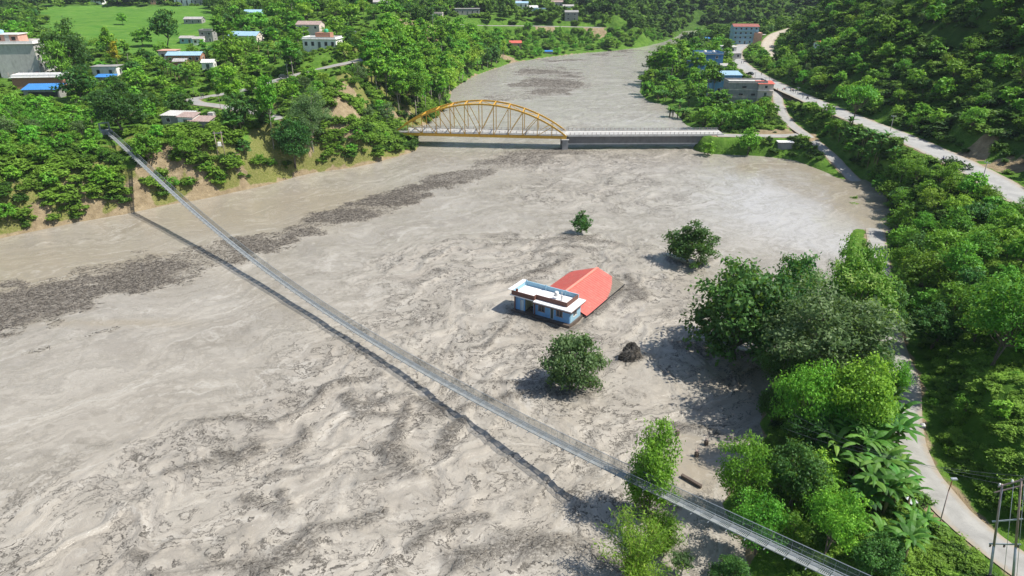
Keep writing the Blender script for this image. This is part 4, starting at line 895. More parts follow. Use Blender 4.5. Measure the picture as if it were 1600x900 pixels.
for i, (u, v, w_, h, wl, rf, st_, lab) in enumerate([(150, 4, 13, 4, 'white', 'conc_light', 1, 'white farmhouse beyond the field at the top edge, leftmost of the row'), (178, 3, 16, 4, 'conc', 'tin', 1, 'long grey farmhouse beyond the field left of the pink one'), (218, 4, 20, 4, 'pinkwhite', 'tin', 1, 'wide pale farmhouse beyond the middle of the field'),
        (246, 7, 12, 5, 'pink', 'rust', 1, 'pink walled farmhouse at the far edge of the field'), (290, 9, 19, 6, 'white', 'conc_light', 1, 'white farmhouse with many windows at the far right end of the field'), (314, 8, 12, 5, 'conc', 'paleblue', 1, 'small house with a pale blue roof at the far right end of the field'),
        (404, 16, 12, 5, 'pinkwhite', 'conc_light', 1, 'pale house among trees above the long blue roofed house'), (426, 5, 10, 4, 'white', 'white', 1, 'small white house at the top edge above the village'), (395, 30, 10, 4, 'lightblue', 'paleblue', 1, 'small blue roofed house behind the tall village trees'),
        (622, 6, 14, 7, 'pink', 'conc_light', 2, 'pink two storey house at the top edge above the forest'), (596, 14, 10, 4, 'conc', 'tin', 1, 'grey hut in the trees left of the pink two storey house'), (657, 20, 9, 3, 'conc_light', 'white', 1, 'low white roofed hut left of the purple and blue house'),
        (730, 24, 20, 5, 'conc', 'tin', 1, 'brown hut with a tin roof above the far road'), (805, 74, 9, 3.2, 'pink', 'red_roof', 1, 'small red roofed hut on the green slope above the river'), (893, 33, 11, 7, 'conc', 'conc', 2, 'grey two storey house at the far end of the far road'),
        (803, 11, 13, 5, 'white', 'white', 1, 'white house among far trees at the top centre, left one'), (814, 14, 13, 5, 'white', 'paleblue', 1, 'white house with a blue roof among far trees at the top centre'), (832, 19, 9, 4, 'white', 'white', 1, 'little white house in far trees right of the blue roofed one'),
        (845, 21, 12, 4, 'lightblue', 'paleblue', 1, 'low blue house in far trees above the far road'), (870, 12, 12, 5, 'pinkwhite', 'rust', 1, 'pale house with a rusty roof far up the valley'), (888, 17, 10, 4, 'white', 'tin', 1, 'small white house with a tin roof far up the valley')]):
    building('far_house' if i > 8 else 'farm_house', lab, u, v, w_, 7, h, rng.uniform(-.2, .2), wl, 'gable' if i % 3 else 'flat', rf, st_, max(2, int(w_ / 4)), 1, rise=1.4)
t, ro = building('purple_house', 'two storey house with a purple and blue wall beside a pole above the forest', 677, 36, 14, 8, 6.5, 0, 'pinkwhite', 'flat', 'conc', 2, 3, 1, parapet=.6)
m = MB(); m.box((1, -4.3, 2.6), (11, .3, 1.0)); m.build('blue_awning', M['blue_roof'], t)
m = MB(); m.box((1, -4.25, .9), (11, .2, 1.6)); m.build('purple_wall', simple('purple_paint', (.42, .22, .5), .7, .1), t)
t, ro = building('blue_canopy', 'small blue tarpaulin shelter at the river edge of the green slope', 857, 84, 6, 3, 1.6, 0, 'conc', 'mono', 'blue_roof', 1, 0, 1, rise=.6, windows=False, cat='shelter')

# right bank
t, ro = building('hotel_block', 'four storey block with blue balconies and a red roof far up the road', 1164, 69, 17, 12, 11.5, -.1, 'paleblue', 'gable', 'dullred', 4, 5, 2, band='lightblue', rise=1.5, over=.4, winm='dark', cat='building')
for s_ in range(1, 4):
    m = MB(); m.box((-2, -6.85, s_ * 2.87 + .45), (12.5, .12, .85)); m.build('balcony', M['paleblue'], t)
m = MB(); m.box((8.3, -3, 3.5), (5.5, 8, 8)); m.build('side_wing', M['pink'], t)
m = MB(); m.box((12.6, -3, 6.2), (3.2, 4, .25)); m.build('canopy', M['conc_light'], t)
t, ro = building('blue_block', 'cobalt blue three storey building behind the tall trees of the spit', 1106, 116, 14, 10, 10.5, .06, 'bluebright', 'flat', 'conc_light', 3, 2, 1, parapet=.9, over=.25, cat='building'); tank(t, -1.5, 1, 10.7, 'insul', .9); tank(t, 3, 0, 10.7, 'insul', .8)
t, ro = building('blue_wing', 'lower blue wing on the left of the cobalt blue building', 1086, 117, 7, 7, 6.5, .06, 'bluebright', 'flat', 'conc', 2, 2, 1, parapet=.5)
t, ro = building('grey_block', 'unfinished grey concrete block with small dark windows nearest the road junction', 1165, 163, 16.5, 9, 9.0, -.05, 'conc', 'flat', 'conc_light', 1, 0, 0, parapet=.7, pmat='conc', over=.15, windows=False, cat='building')
for xx, zz in ((-1.5, 7.3), (-2.6, 4.2), (2.6, 4.2), (-2.6, 1.4)):
    m = MB(); m.box((xx, -4.53, zz), (1.7, .1, .9)); f = m.build('window', M['dark'], t); m = MB(); m.box((xx, -4.57, zz - .52), (1.9, .16, .1)); m.build('sill', M['conc_light'], f)
for zz in (3.1, 6.2):
    m = MB(); m.box((0, -4.53, zz), (16.5, .08, .22)); m.build('floor_band', M['conc_light'], t)
m = MB(); m.box((-8.9, -1, 3.0), (2.2, 7, 6.0)); m.build('side_room', M['conc'], t)
t, ro = building('blue_shop', 'blue walled shop with a pale blue flat roof behind the grey block', 1146, 150, 13, 9, 9.2, -.05, 'blue_wall', 'mono', 'paleblue', 2, 2, 1, rise=.8, cat='shop', x=unp(1142, 155, 5.5)[0] , y=unp(1142, 155, 5.5)[1] + 9, z=5.5)
t, ro = building('pink_shop', 'small pink and white shop right of the grey block at the junction', 1195, 152, 6.2, 5, 5.6, -.05, 'pinkwhite', 'mono', 'red_roof', 2, 1, 1, rise=.7, band='white', over=.5, cat='shop')
t, ro = building('tin_hut', 'small hut with a white roof left of the blue walled shop', 1125, 150, 7, 6, 6.0, .0, 'brick', 'mono', 'white', 1, 1, 1, rise=.6)
t, ro = building('roadside_stall', 'low grey roofed stall at the road bend before the red roofed block', 1142, 92, 12, 6, 3.2, .0, 'conc_light', 'mono', 'tin', 1, 3, 1, rise=.5, cat='stall')
t, ro = building('roadside_stall', 'pale stall behind the low grey roofed one at the road bend', 1139, 82, 9, 6, 3.4, .0, 'white', 'mono', 'conc_light', 1, 2, 1, rise=.5, cat='stall')
t, ro = building('tin_hut', 'hut with a pale roof above the blue walled shop beside the road', 1136, 113, 7, 5, 3.4, .0, 'conc_light', 'gable', 'tin', 1, 1, 1)
t, ro = building('blue_canopy', 'bright blue tarpaulin roof at the far tip of the spit', 1097, 68, 12, 5, 4.0, 0, 'conc', 'mono', 'blue_roof', 1, 0, 1, rise=.6, windows=False, cat='shelter')
t, ro = building('pump_house', 'small grey box hut with a white sheet roof on the grassy spit', 1227, 233, 4.9, 2.4, 2.3, -.05, 'conc', 'mono', 'white', 1, 0, 1, rise=.15, over=.2, cat='hut', windows=False)
t, ro = building('far_house', 'little red and white house on the wooded hillside above the road', 1284, 76, 6.5, 4, 2.8, .3, 'white', 'gable', 'red_roof', 1, 2, 1)

# ------------------------------------------------------------------ the flooded blue house
A_ = np.array(unp(800, 488, 0)); B_ = np.array(unp(889, 514, 0)); ev = (B_ - A_) / np.linalg.norm(B_ - A_); FL = float(np.linalg.norm(B_ - A_)); rzh = math.atan2(ev[1], ev[0])
h_ = thing('blue_house', 'light blue flat roofed house with brown parapet standing in the flood', 'house', (A_[0], A_[1], 0), rzh); W_, D_ = FL, 5.1
m = MB(); m.prism([(-.1, -.1), (W_ + .1, -.1), (W_ + .1, D_), (-.1, D_)], -1.5, .62); m.build('plinth', M['mudbrown'], h_)
zb, zt = .62, 3.55; th_ = .2; x0, x1, y0, y1 = .35, W_ - .35, .75, D_ - .3
# openings on the front: recessed bay with pale door, then window, door, window
ops = [(.9 + .75, 1.75, zb, 2.75, 'door'), (3.6 - 1.3, 5.0 - .6, zb, 3.2, 'bay'), (5.7, 7.3, 1.55, 2.85, 'window'), (8.6, 9.5, zb, 2.95, 'door'), (9.9 + .2, 11.2, 1.55, 2.85, 'window')]
ops = [(1.45, 2.15, zb, 2.8, 'pale_door'), (2.45, 4.3, zb, 3.1, 'bay'), (5.3, 6.75, 1.5, 2.85, 'window'), (7.9, 8.6, zb, 2.95, 'door'), (9.1, 10.45, 1.5, 2.85, 'window')]
sc_ = W_ / 12.2; ops = [(a_ * sc_, b_ * sc_, c_, d_, e_) for a_, b_, c_, d_, e_ in ops]
m = MB(); cur = x0
for a_, b_, c_, d_, e_ in ops:
    m.box(((cur + a_) / 2, y0, (zb + zt) / 2), (a_ - cur, th_, zt - zb)); m.box(((a_ + b_) / 2, y0, (d_ + zt) / 2), (b_ - a_, th_, zt - d_))
    if c_ > zb: m.box(((a_ + b_) / 2, y0, (zb + c_) / 2), (b_ - a_, th_, c_ - zb))
    cur = b_
m.box(((cur + x1) / 2, y0, (zb + zt) / 2), (x1 - cur, th_, zt - zb)); m.build('wall', M['blue_wall'], h_)
# right wall with one window, left and back walls
wy0, wy1 = 1.9, 3.3; m = MB()
m.box((x1 + .0, (y0 + .1 + wy0) / 2, (zb + zt) / 2), (th_, wy0 - y0 - .1, zt - zb)); m.box((x1, (wy1 + y1) / 2, (zb + zt) / 2), (th_, y1 - wy1, zt - zb)); m.box((x1, (wy0 + wy1) / 2, (zb + 1.5) / 2), (th_, wy1 - wy0, 1.5 - zb)); m.box((x1, (wy0 + wy1) / 2, (2.85 + zt) / 2), (th_, wy1 - wy0, zt - 2.85)); m.build('wall', M['lightblue'], h_)
m = MB(); m.box((x0, (y0 + y1) / 2 + .05, (zb + zt) / 2), (th_, y1 - y0 - .1, zt - zb)); m.box(((x0 + x1) / 2, y1, (zb + zt) / 2), (x1 - x0, th_, zt - zb)); m.box((4.55 * sc_, 2.0, (zb + zt) / 2), (.12, 2.3, zt - zb)); m.build('wall', M['blue_wall'], h_)
m = MB(); m.box((3.4 * sc_, 3.2, (zb + zt) / 2), (2.4 * sc_, .1, zt - zb)); m.box((2.3 * sc_, 2.0, (zb + zt) / 2), (.1, 2.3, zt - zb)); m.build('porch_wall', M['yellowwall'], h_)
m = MB(); m.box((3.8 * sc_, 1.6, 1.0), (1.1, .7, .75)); m.build('porch_counter', M['black'], h_)
for a_, b_, c_, d_, e_ in ops:
    if e_ == 'bay': continue
    f = MB(); w2 = b_ - a_
    for xx in (a_ + .04, b_ - .04) + (((a_ + b_) / 2,) if e_ == 'window' else ()): f.box((xx, y0 - .06, (c_ + d_) / 2), (.08, .12, d_ - c_))
    f.box(((a_ + b_) / 2, y0 - .06, d_ - .03), (w2, .13, .06)); f.box(((a_ + b_) / 2, y0 - .08, c_ - .0), (w2 + .1, .2, .06))
    fr = f.build('window' if e_ == 'window' else 'door', M['conc_light'] if e_ != 'window' else M['rust'], h_)
    f = MB(); f.box(((a_ + b_) / 2, y0 + .03, (c_ + d_) / 2), (w2 - .1, .03, d_ - c_ - .04)); f.build('pane' if e_ == 'window' else 'door_panel', M['glass'] if e_ == 'window' else (M['curtain'] if e_ == 'pale_door' else M['door_green']), fr)
f = MB()
for yy in (wy0 + .04, (wy0 + wy1) / 2, wy1 - .04): f.box((x1 + .06, yy, 2.175), (.12, .08, 1.35))
f.box((x1 + .08, (wy0 + wy1) / 2, 1.48), (.2, wy1 - wy0 + .1, .06)); f.box((x1 + .06, (wy0 + wy1) / 2, 2.86), (.14, wy1 - wy0 + .1, .06)); fr = f.build('window', M['conc_light'], h_)
f = MB(); f.box((x1 - .02, (wy0 + wy1) / 2, 2.175), (.03, wy1 - wy0 - .1, 1.3)); f.build('pane', M['glass'], fr)
m = MB()
for xx in (.45, 4.75 * sc_): m.box((xx, .3, (zb + zt) / 2), (.2, .2, zt - zb))
m.build('post', M['brown'], h_)
# roof slab in two depths: the left third runs to the front, the right keeps a wide white eave
xs = 4.9 * sc_
m = MB(); m.prism([(-.35, -.15), (xs, -.15), (xs, -.55), (W_ + .55, -.55), (W_ + .55, D_ + .1), (-.35, D_ + .1)], zt, zt + .2); m.build('roof', M['rooftop'], h_)
m = MB(); m.box(((xs + W_ + .45) / 2, -.53, zt - .10), (W_ + .45 - xs, .08, .2)); m.box((W_ + .5, D_ / 2 - .2, zt - .10), (.08, D_ + .4, .2)); m.build('eave_beam', M['brown'], h_)
pz0, pz1 = zt + .2, zt + 1.05; pc = (pz0 + pz1) / 2; ph_ = pz1 - pz0; px1 = W_ - .9
m = MB(); m.box((xs / 2 - .05, -.02, pc), (xs + .0, .16, ph_)); m.box((xs - .08, .44, pc), (.16, .76, ph_)); m.box(((xs + px1) / 2, .74, pc), (px1 - xs + .0, .16, ph_ - .01)); m.box((px1 - .08, (.82 + D_ - .16) / 2, pc), (.16, D_ - .98, ph_)); m.build('parapet', M['brown'], h_)
m = MB(); m.box((px1 / 2 - .02, D_ - .08, pc), (px1 + .1, .16, ph_)); m.box((-.05, D_ / 2 - .02, pc), (.16, D_ - .28, ph_))
for xx in (.15, 4.4, 8.6): m.box((xx, D_ - .24, pc + .1), (.3, .16, ph_ + .2))
m.build('parapet', M['lightblue'], h_)
m = MB(); m.box((W_ * .0 - .35, D_ / 2, pz1 + .04), (.9, D_ + .2, .09)); m.build('parapet_cap', M['rooftop'], h_)
m = MB(); m.box((.9, .3, pz1 + .1), (.35, .35, .5)); m.build('column_stub', M['brown'], h_)
wt = MB(); X_, Y_ = px1 - 3.3 , 2.7; wt.tube([(X_, Y_, pz0 + .75), (X_, Y_, pz0 + .85), (X_, Y_, pz0 + 1.35), (X_, Y_, pz0 + 1.5)], [.36, .4, .4, .22], 14)
wt.box((X_, Y_, pz0 + .70), (.85, .85, .08))
for ax in (-.36, .36):
    for ay in (-.36, .36): wt.box((X_ + ax, Y_ + ay, pz0 + .33), (.06, .06, .66))
wt.build('water_tank', M['white'], h_)
wt = MB(); wt.tube([(X_ + 1.15, Y_ - .1, pz0), (X_ + 1.15, Y_ - .1, pz0 + 1.75)], .05, 6); wt.box((X_ + 1.2, Y_ - .1, pz0 + .6), (.3, .2, .9)); wt.build('pipe', M['white'], h_)
# red hall roof behind, half sunk
nv = np.array([-ev[1], ev[0]]); 
def loc2(u, v, z):
    q = np.array(unp(u, v, z)) - A_; return float(q @ ev), float(q @ nv)
hall = thing('flooded_hall', 'red corrugated hall roof half sunk in mud behind the blue house', 'hall', (A_[0], A_[1], 0), rzh)
r0_, r1_ = loc2(884, 455, 3.9), loc2(937, 423, 3.9); e0_, e1_ = loc2(914, 492, .35), loc2(982, 445, .35)
xr, hw_ = 6.9, 6.15; xe = xr + hw_; ya, yb, zr, ze = D_ + .15, 21.6, 2.85, .55
print('hall', r0_, r1_, e0_, e1_, 'W', W_, 'D', D_)
V = []; F = []; ny_ = 90; nx_ = 25
for i in range(ny_ + 1):
    yy = ya + (yb - ya) * i / ny_; rib = .06 if (i // 2) % 2 else -.03
    for j in range(2 * nx_ + 1):
        s_ = j / nx_ - 1; zz = zr + (ze - zr) * abs(s_) + rib; V.append((xr + s_ * hw_, yy, zz))
nn = 2 * nx_ + 1
for i in range(ny_):
    for j in range(2 * nx_): F.append((i * nn + j, i * nn + j + 1, (i + 1) * nn + j + 1, (i + 1) * nn + j))
nV = len(V); V += [(x, y, z - .06) for x, y, z in V]; F += [tuple(nV + q for q in f[::-1]) for f in F]
bd = [i * nn for i in range(ny_ + 1)]; bd2 = [i * nn + nn - 1 for i in range(ny_ + 1)]
for b_, flip in ((bd, 0), (bd2, 1)):
    for i in range(ny_): f = (b_[i], b_[i + 1], b_[i + 1] + nV, b_[i] + nV); F.append(f[::-1] if flip else f)
for i0, flip in ((0, 1), (ny_ * nn, 0)):
    for j in range(2 * nx_): f = (i0 + j, i0 + j + 1, i0 + j + 1 + nV, i0 + j + nV); F.append(f[::-1] if flip else f)
k = NT('red_roof_muddy'); oc = k.coord('Object'); p = k.pos(); sx = k.n('ShaderNodeSeparateXYZ'); k.l(oc, sx.inputs[0])
nz_ = k.math('MULTIPLY', k.math('SUBTRACT', k.noise(p, .9, 6, .7), .5), 1.6)
# mud lies in a rounded apron: along both eaves and over the far end
dx_ = k.math('DIVIDE', k.math('SUBTRACT', sx.outputs[0], xr), hw_); dx_ = k.math('MAXIMUM', dx_, k.math('MULTIPLY', dx_, -.6)); dy_ = k.math('DIVIDE', k.math('SUBTRACT', sx.outputs[1], ya), yb - ya)
dy_ = k.math('MAXIMUM', dy_, 0.0); mud = k.math('ADD', k.math('ADD', k.math('MULTIPLY', k.math('POWER', dx_, 1.6), k.math('ADD', .68, k.math('MULTIPLY', dy_, .35))), k.math('MULTIPLY', k.math('POWER', dy_, 5.0), k.math('MULTIPLY', dx_, .9))), k.math('MULTIPLY', nz_, .06))
mf = k.ramp(mud, [(.80, 0.0), (.90, 1.0)])
red = k.ramp(k.noise(p, .7, 6, .6), [(.3, (.55, .105, .08)), (.7, (.67, .15, .115))])
wv_ = k.n('ShaderNodeTexWave', bands_direction='Y'); k.l(oc, wv_.inputs[0]); wv_.inputs['Scale'].default_value = .42; wv_.inputs['Detail'].default_value = 0
red = k.mix(k.ramp(wv_.outputs['Fac'], [(.0, .55), (.10, 0.0)]), red, (.30, .06, .04)); red = k.mix(k.ramp(k.noise(k.mapping(p, (1, 1, .4)), 1.6, 6, .7), [(.52, 0.0), (.75, .45)]), red, (.36, .29, .22))
k.set(k.b.inputs['Base Color'], k.mix(mf, red, k.ramp(k.noise(p, 2, 5, .7), [(.3, (.13, .115, .09)), (.7, (.21, .19, .155))]))); k.set(k.b.inputs['Roughness'], k.mix(mf, (.45,) * 3, (.9,) * 3))
MB().add(V, F).build('roof', k.m, hall)
m = MB(); m.bar((xr, ya, zr + .09), (xr, yb, zr + .09), .55, .07); m.build('ridge_cap', simple('ridge_red', (.72, .26, .19), .5), hall)
m = MB(); m.bar((xe - .25, ya - .6, ze - .14), (xe - .25, yb, ze - .14), .12, .3); m.bar((xe + .02, ya - .6, ze + .06), (xe + .02, yb, ze + .06), .16, .12); m.build('eave_shade_strip', M['black'], hall)  # black strip stands in for the shadow line below the eave
m = MB(); m.box((xe - .7, (ya + yb) / 2, -.6), (.2, yb - ya - .2, 1.5)); m.box((xr, yb - .4, -.5), (2 * hw_ - 1.6, .2, 1.5)); m.build('wall', M['mudbrown'], hall)

# ------------------------------------------------------------------ mound, stubs, drowned wall
x, y = unp(986, 562); r = np.random.default_rng(3); m = thing('debris_mound', 'black jagged mound rising from the brown water right of the lone bushy tree', 'mound', (x, y, 0), .4)
V = []; F = []; n1, n2 = 26, 18
for i in range(n2 + 1):
    ph = i / n2 * 1.35
    for j in range(n1):
        a_ = 2 * math.pi * j / n1; nn_ = 1 + .5 * (float(fbm(np.array([math.cos(a_) * 1.6 + 5]), np.array([math.sin(a_) * 1.6 + ph * 3]), 4, 5)[0]) - .5) * 1.6
        V.append((2.0 * math.cos(a_) * math.cos(ph * 1.16) * nn_, 1.5 * math.sin(a_) * math.cos(ph * 1.16) * nn_ + .4 * ph, 3.1 * math.sin(ph * 1.1) * nn_ - .5))
for i in range(n2):
    for j in range(n1): F.append((i * n1 + j, i * n1 + (j + 1) % n1, (i + 1) * n1 + (j + 1) % n1, (i + 1) * n1 + j))
F.append(tuple(n2 * n1 + j for j in range(n1)))
k = NT('wet_dark_mud'); p = k.pos(); k.set(k.b.inputs['Base Color'], k.ramp(k.noise(p, 3, 8, .8), [(.35, (.012, .011, .010)), (.55, (.04, .036, .03)), (.7, (.22, .2, .17))])); k.b.inputs['Roughness'].default_value = .6; k.bump(k.noise(p, 4, 6, .8), .8, .2)
MB().add(V, F).build('mound_body', k.m, m)
pp = unit(r.normal(size=(150, 3))); pp[:, 2] = np.abs(pp[:, 2]); pp = pp * (1.95, 1.45, 2.0); V, F, T = sticks(pp, (.4, 1.5), (.04, .10), 9); link('branches', mesh_np('branches', V, F, False, {'tint': ('FACE', T * .6)}), WOOD, m)
stub = None
for i, (u, v, lab) in enumerate([(1043, 697, 'left of the four'), (1058, 680, 'farthest of the four'), (1103, 695, 'right of the four'), (1088, 713, 'nearest of the four')]):
    x, y = unp(u, v); t = thing('column_stub', 'square concrete column stub with bare rods in the calm brown pool, ' + lab, 'column stub', (x, y, 0), .5, 'column stubs in the pool')
    q = MB(); q.box((0, 0, .1), (.42, .42, 1.1)); q.build('column', M['mudbrown'], t); q = MB()
    for ax in (-.14, .14):
        for ay in (-.14, .14): q.tube([(ax, ay, .6), (ax * 1.1, ay, 1.2), (ax * .8, ay * 1.3, 1.55 + .2 * (ax > 0))], .018, 5)
    q.box((0, 0, .95), (.3, .3, .02)); q.build('rebar', M['rust'], t)
x, y = unp(1065, 742, .3); x2, y2 = unp(1096, 760, .3); t = thing('drowned_wall', 'dark brown wall top breaking the water at the near side of the calm pool', 'wall', (x, y, 0))
q = MB(); q.bar((0, 0, -.2), (x2 - x, y2 - y, -.2), .3, 1.1); q.build('masonry', M['mudbrown'], t); q = MB(); q.bar((0, 0, .39), (x2 - x, y2 - y, .39), .4, .1); q.build('coping', M['mudbrown'], t)

# ------------------------------------------------------------------ yellow arch bridge
P0 = np.array(unp(616, 208, 4.6)); P1 = np.array(unp(885, 214, 4.6)); L_ = float(np.linalg.norm(P1 - P0)); rz_ = math.atan2(*(P1 - P0)[::-1]); zd = 4.6; Wd = 7.6
ab = thing('arch_bridge', 'yellow steel arch truss road bridge crossing the flooded river', 'bridge', (P0[0], P0[1], zd), rz_)
mid = (P0 + P1) / 2; RISE = ztop(mid[0], mid[1], 163) - zd; N_ = 12
xs_ = [L_ * i / N_ for i in range(N_ + 1)]; arch = lambda x: RISE * (1 - (2 * x / L_ - 1) ** 2) ** .92 if 0 < x < L_ else 0
for yy in (0, Wd):
    m = MB(); 
    fine = np.linspace(0, L_, 49)
    for a_, b_ in zip(fine[:-1], fine[1:]): m.bar((a_ - .05, yy, arch(a_)), (b_ + .05, yy, arch(b_)), .42, .52)
    m.build('arch_rib', M['yellow'], ab)
    m = MB(); m.box((L_ / 2, yy, -.25), (L_, .4, .95)); m.build('tie_girder', M['yellow'], ab)
    for i in range(1, N_):
        m = MB(); m.bar((xs_[i], yy, .2), (xs_[i], yy, arch(xs_[i]) - .2), .24, .24); m.build('hanger', M['yellow'], ab)
    for i in range(1, N_):
        if i == N_ // 2: continue
        j = i + 1 if i < N_ // 2 else i - 1
        m = MB(); m.bar((xs_[i], yy, arch(xs_[i]) - .3), (xs_[j], yy, .2), .19, .19); m.build('diagonal', M['yellow'], ab)
for i in range(2, N_ - 1):
    m = MB(); m.box((xs_[i], Wd / 2, arch(xs_[i]) + .05), (.3, Wd - .4, .3)); m.build('cross_brace', M['yellow'], ab)
for i in range(2, N_ - 2):
    m = MB(); s_ = 1 if i % 2 else -1; m.bar((xs_[i], Wd / 2 - s_ * (Wd / 2 - .3), arch(xs_[i])), (xs_[i + 1], Wd / 2 + s_ * (Wd / 2 - .3), arch(xs_[i + 1])), .16, .16); m.build('top_bracing', M['yellow'], ab)
m = MB(); m.box((L_ / 2, Wd / 2, .32), (L_, Wd - .5, .3)); m.build('deck', M['conc_light'], ab)
for i in range(N_ + 1):
    m = MB(); m.box((xs_[i], Wd / 2, -.25), (.3, Wd - .44, .7)); m.build('floor_beam', M['steel'], ab)
def railing(parent, x0, x1, yy, z0, n, mat='conc_light', h=1.05):
    m = MB(); m.box(((x0 + x1) / 2, yy, z0 + .16), (x1 - x0, .25, .32)); m.build('kerb', M['conc_light'], parent)
    m = MB()
    for zz in (.5, .78, 1.02): m.bar((x0, yy, z0 + zz), (x1, yy, z0 + zz), .06)
    m.build('rail', M['steel'], parent)
    for i in range(n):
        m = MB(); m.box((x0 + (x1 - x0) * (i + .5) / n, yy, z0 + .70), (.14, .14, .78)); m.build('rail_post', M['rust'], parent)
railing(ab, .4, L_ - .4, .75, .47, 30); railing(ab, .4, L_ - .4, Wd - .75, .47, 30)
# concrete approach span
Q0 = P1; Q1 = np.array(unp(1132, 213, 4.6)); L2 = float(np.linalg.norm(Q1 - Q0)); rz2 = math.atan2(*(Q1 - Q0)[::-1])
cb = thing('concrete_bridge', 'long pale concrete girder bridge span right of the yellow arch', 'bridge', (Q0[0], Q0[1], zd), rz2)
for yy, o_ in ((.55, 0), (Wd - .55, 0), (Wd / 2, .0)):
    m = MB(); m.box((L2 / 2 + .2, yy, -1.35), (L2 - 1.2, .5, 2.9)); m.build('girder', M['girder'], cb)
m = MB(); m.box((L2 / 2 + .3, Wd / 2, .28), (L2 - .3, Wd + .3, .36)); m.build('deck', M['conc_light'], cb)
railing(cb, .6, L2 - .2, .1, .47, 36); railing(cb, .6, L2 - .2, Wd - .1, .47, 36)
m = MB(); m.box((L2 * .5, .285, -2.5), (L2 - 1.4, .06, .35)); m.build('girder_lip', M['conc_light'], cb)
pr = thing('bridge_pier', 'grey concrete pier in the river where the arch meets the concrete span', 'pier', (Q0[0], Q0[1], 0), rz2)
m = MB(); m.box((-.4, Wd / 2 - .2, 1.2), (2.0, Wd + .8, 5.2)); m.build('shaft', M['conc'], pr); m = MB(); m.box((-.4, Wd / 2 - .2, zd - .93 + .0), (2.6, Wd + 1.2, .32)); m.build('cap', M['conc_light'], pr)
for nm, q, rz3, lab in (('bridge_abutment', P0, rz_, 'concrete abutment under the left end of the yellow arch'), ('bridge_abutment', Q1, rz2, 'stone faced abutment at the right end of the concrete span')):
    t = thing(nm, lab, 'abutment', (q[0], q[1], 0), rz3); s_ = -1 if q is P0 else 1
    m = MB(); m.box((s_ * 1.6, Wd / 2, 1.3), (3.0, Wd + 1, 5.6)); m.build('wall', M['stone'], t)
    m = MB(); m.box((s_ * 6.2, -.2, .9), (6, .5, 4.6)); m.build('wing_wall', M['stone'], t)

# ------------------------------------------------------------------ suspension footbridge
ta = np.array([-86.5, -60.1, -32, .3, 25.9, 46.3, 62.9, 76.4, 87.6, 97.1, 105.1, 112, 117.5]); ha = np.array([16, 11.55, 6.7, 3.15, 2.1, 2.2, 2.8, 3.75, 4.6, 5.8, 6.9, 7.65, 8.4]); co = np.polyfit(ta, ha, 4)
d_ = np.array([53., -55.]); d_ /= np.linalg.norm(d_); O_ = np.array([-53., 130.]); T0, T1 = -90.0, 134.0
def fb_(t): return O_[0] + d_[0] * t, O_[1] + d_[1] * t, float(np.interp(t, ta, ha)) * .4 + float(np.polyval(co, min(max(t, -90), 118))) * .6 if t < 117 else 8.4 + (t - 117.5) * .13
ts = np.arange(T0, T1 + .01, 2.0); PT = np.array([fb_(t) for t in ts]); PT[:, 2] = np.convolve(np.pad(PT[:, 2], 4, 'edge'), np.ones(9) / 9, 'valid')
PT[:, 2] = np.interp(ts, ts, PT[:, 2])
sn = np.array([-d_[1], d_[0]]) * -1            # towards the camera's left/near side
def FB(t, s_=0, dz=0):
    i = min(max((t - T0) / 2.0, 0), len(ts) - 1.001); i0 = int(i); f = i - i0; p = PT[i0] * (1 - f) + PT[i0 + 1] * f
    return Vector((p[0] + sn[0] * s_, p[1] + sn[1] * s_, p[2] + dz))
fbr = thing('suspension_footbridge', 'long narrow steel suspension footbridge with wire netting sagging over the flood', 'footbridge', (0, 0, 0))
HW = .50
# walkway: grating panels, each with slots
pan = MB(); n_t = int((T1 - T0) / 1.0)
def quadbox(m, t0, t1, s0, s1, z0, z1, mi=0):
    m.add([FB(t0, s0, z0), FB(t1, s0, z0), FB(t1, s1, z0), FB(t0, s1, z0), FB(t0, s0, z1), FB(t1, s0, z1), FB(t1, s1, z1), FB(t0, s1, z1)], [(0, 3, 2, 1), (4, 5, 6, 7), (0, 1, 5, 4), (1, 2, 6, 5), (2, 3, 7, 6), (3, 0, 4, 7)], mi)
for i in range(n_t):
    t = T0 + i
    if i % 2 == 0: quadbox(pan, t + .02, t + .98, -HW, HW, -.03, .0)
    else:
        for q in range(6): quadbox(pan, t + .02 + q * .163, t + .02 + q * .163 + .10, -HW, HW, -.03, .0)
        quadbox(pan, t, t + 1, -HW, -HW + .15, -.028, .002); quadbox(pan, t, t + 1, HW - .15, HW, -.028, .002)
pan.build('walkway', M['grating'], fbr)
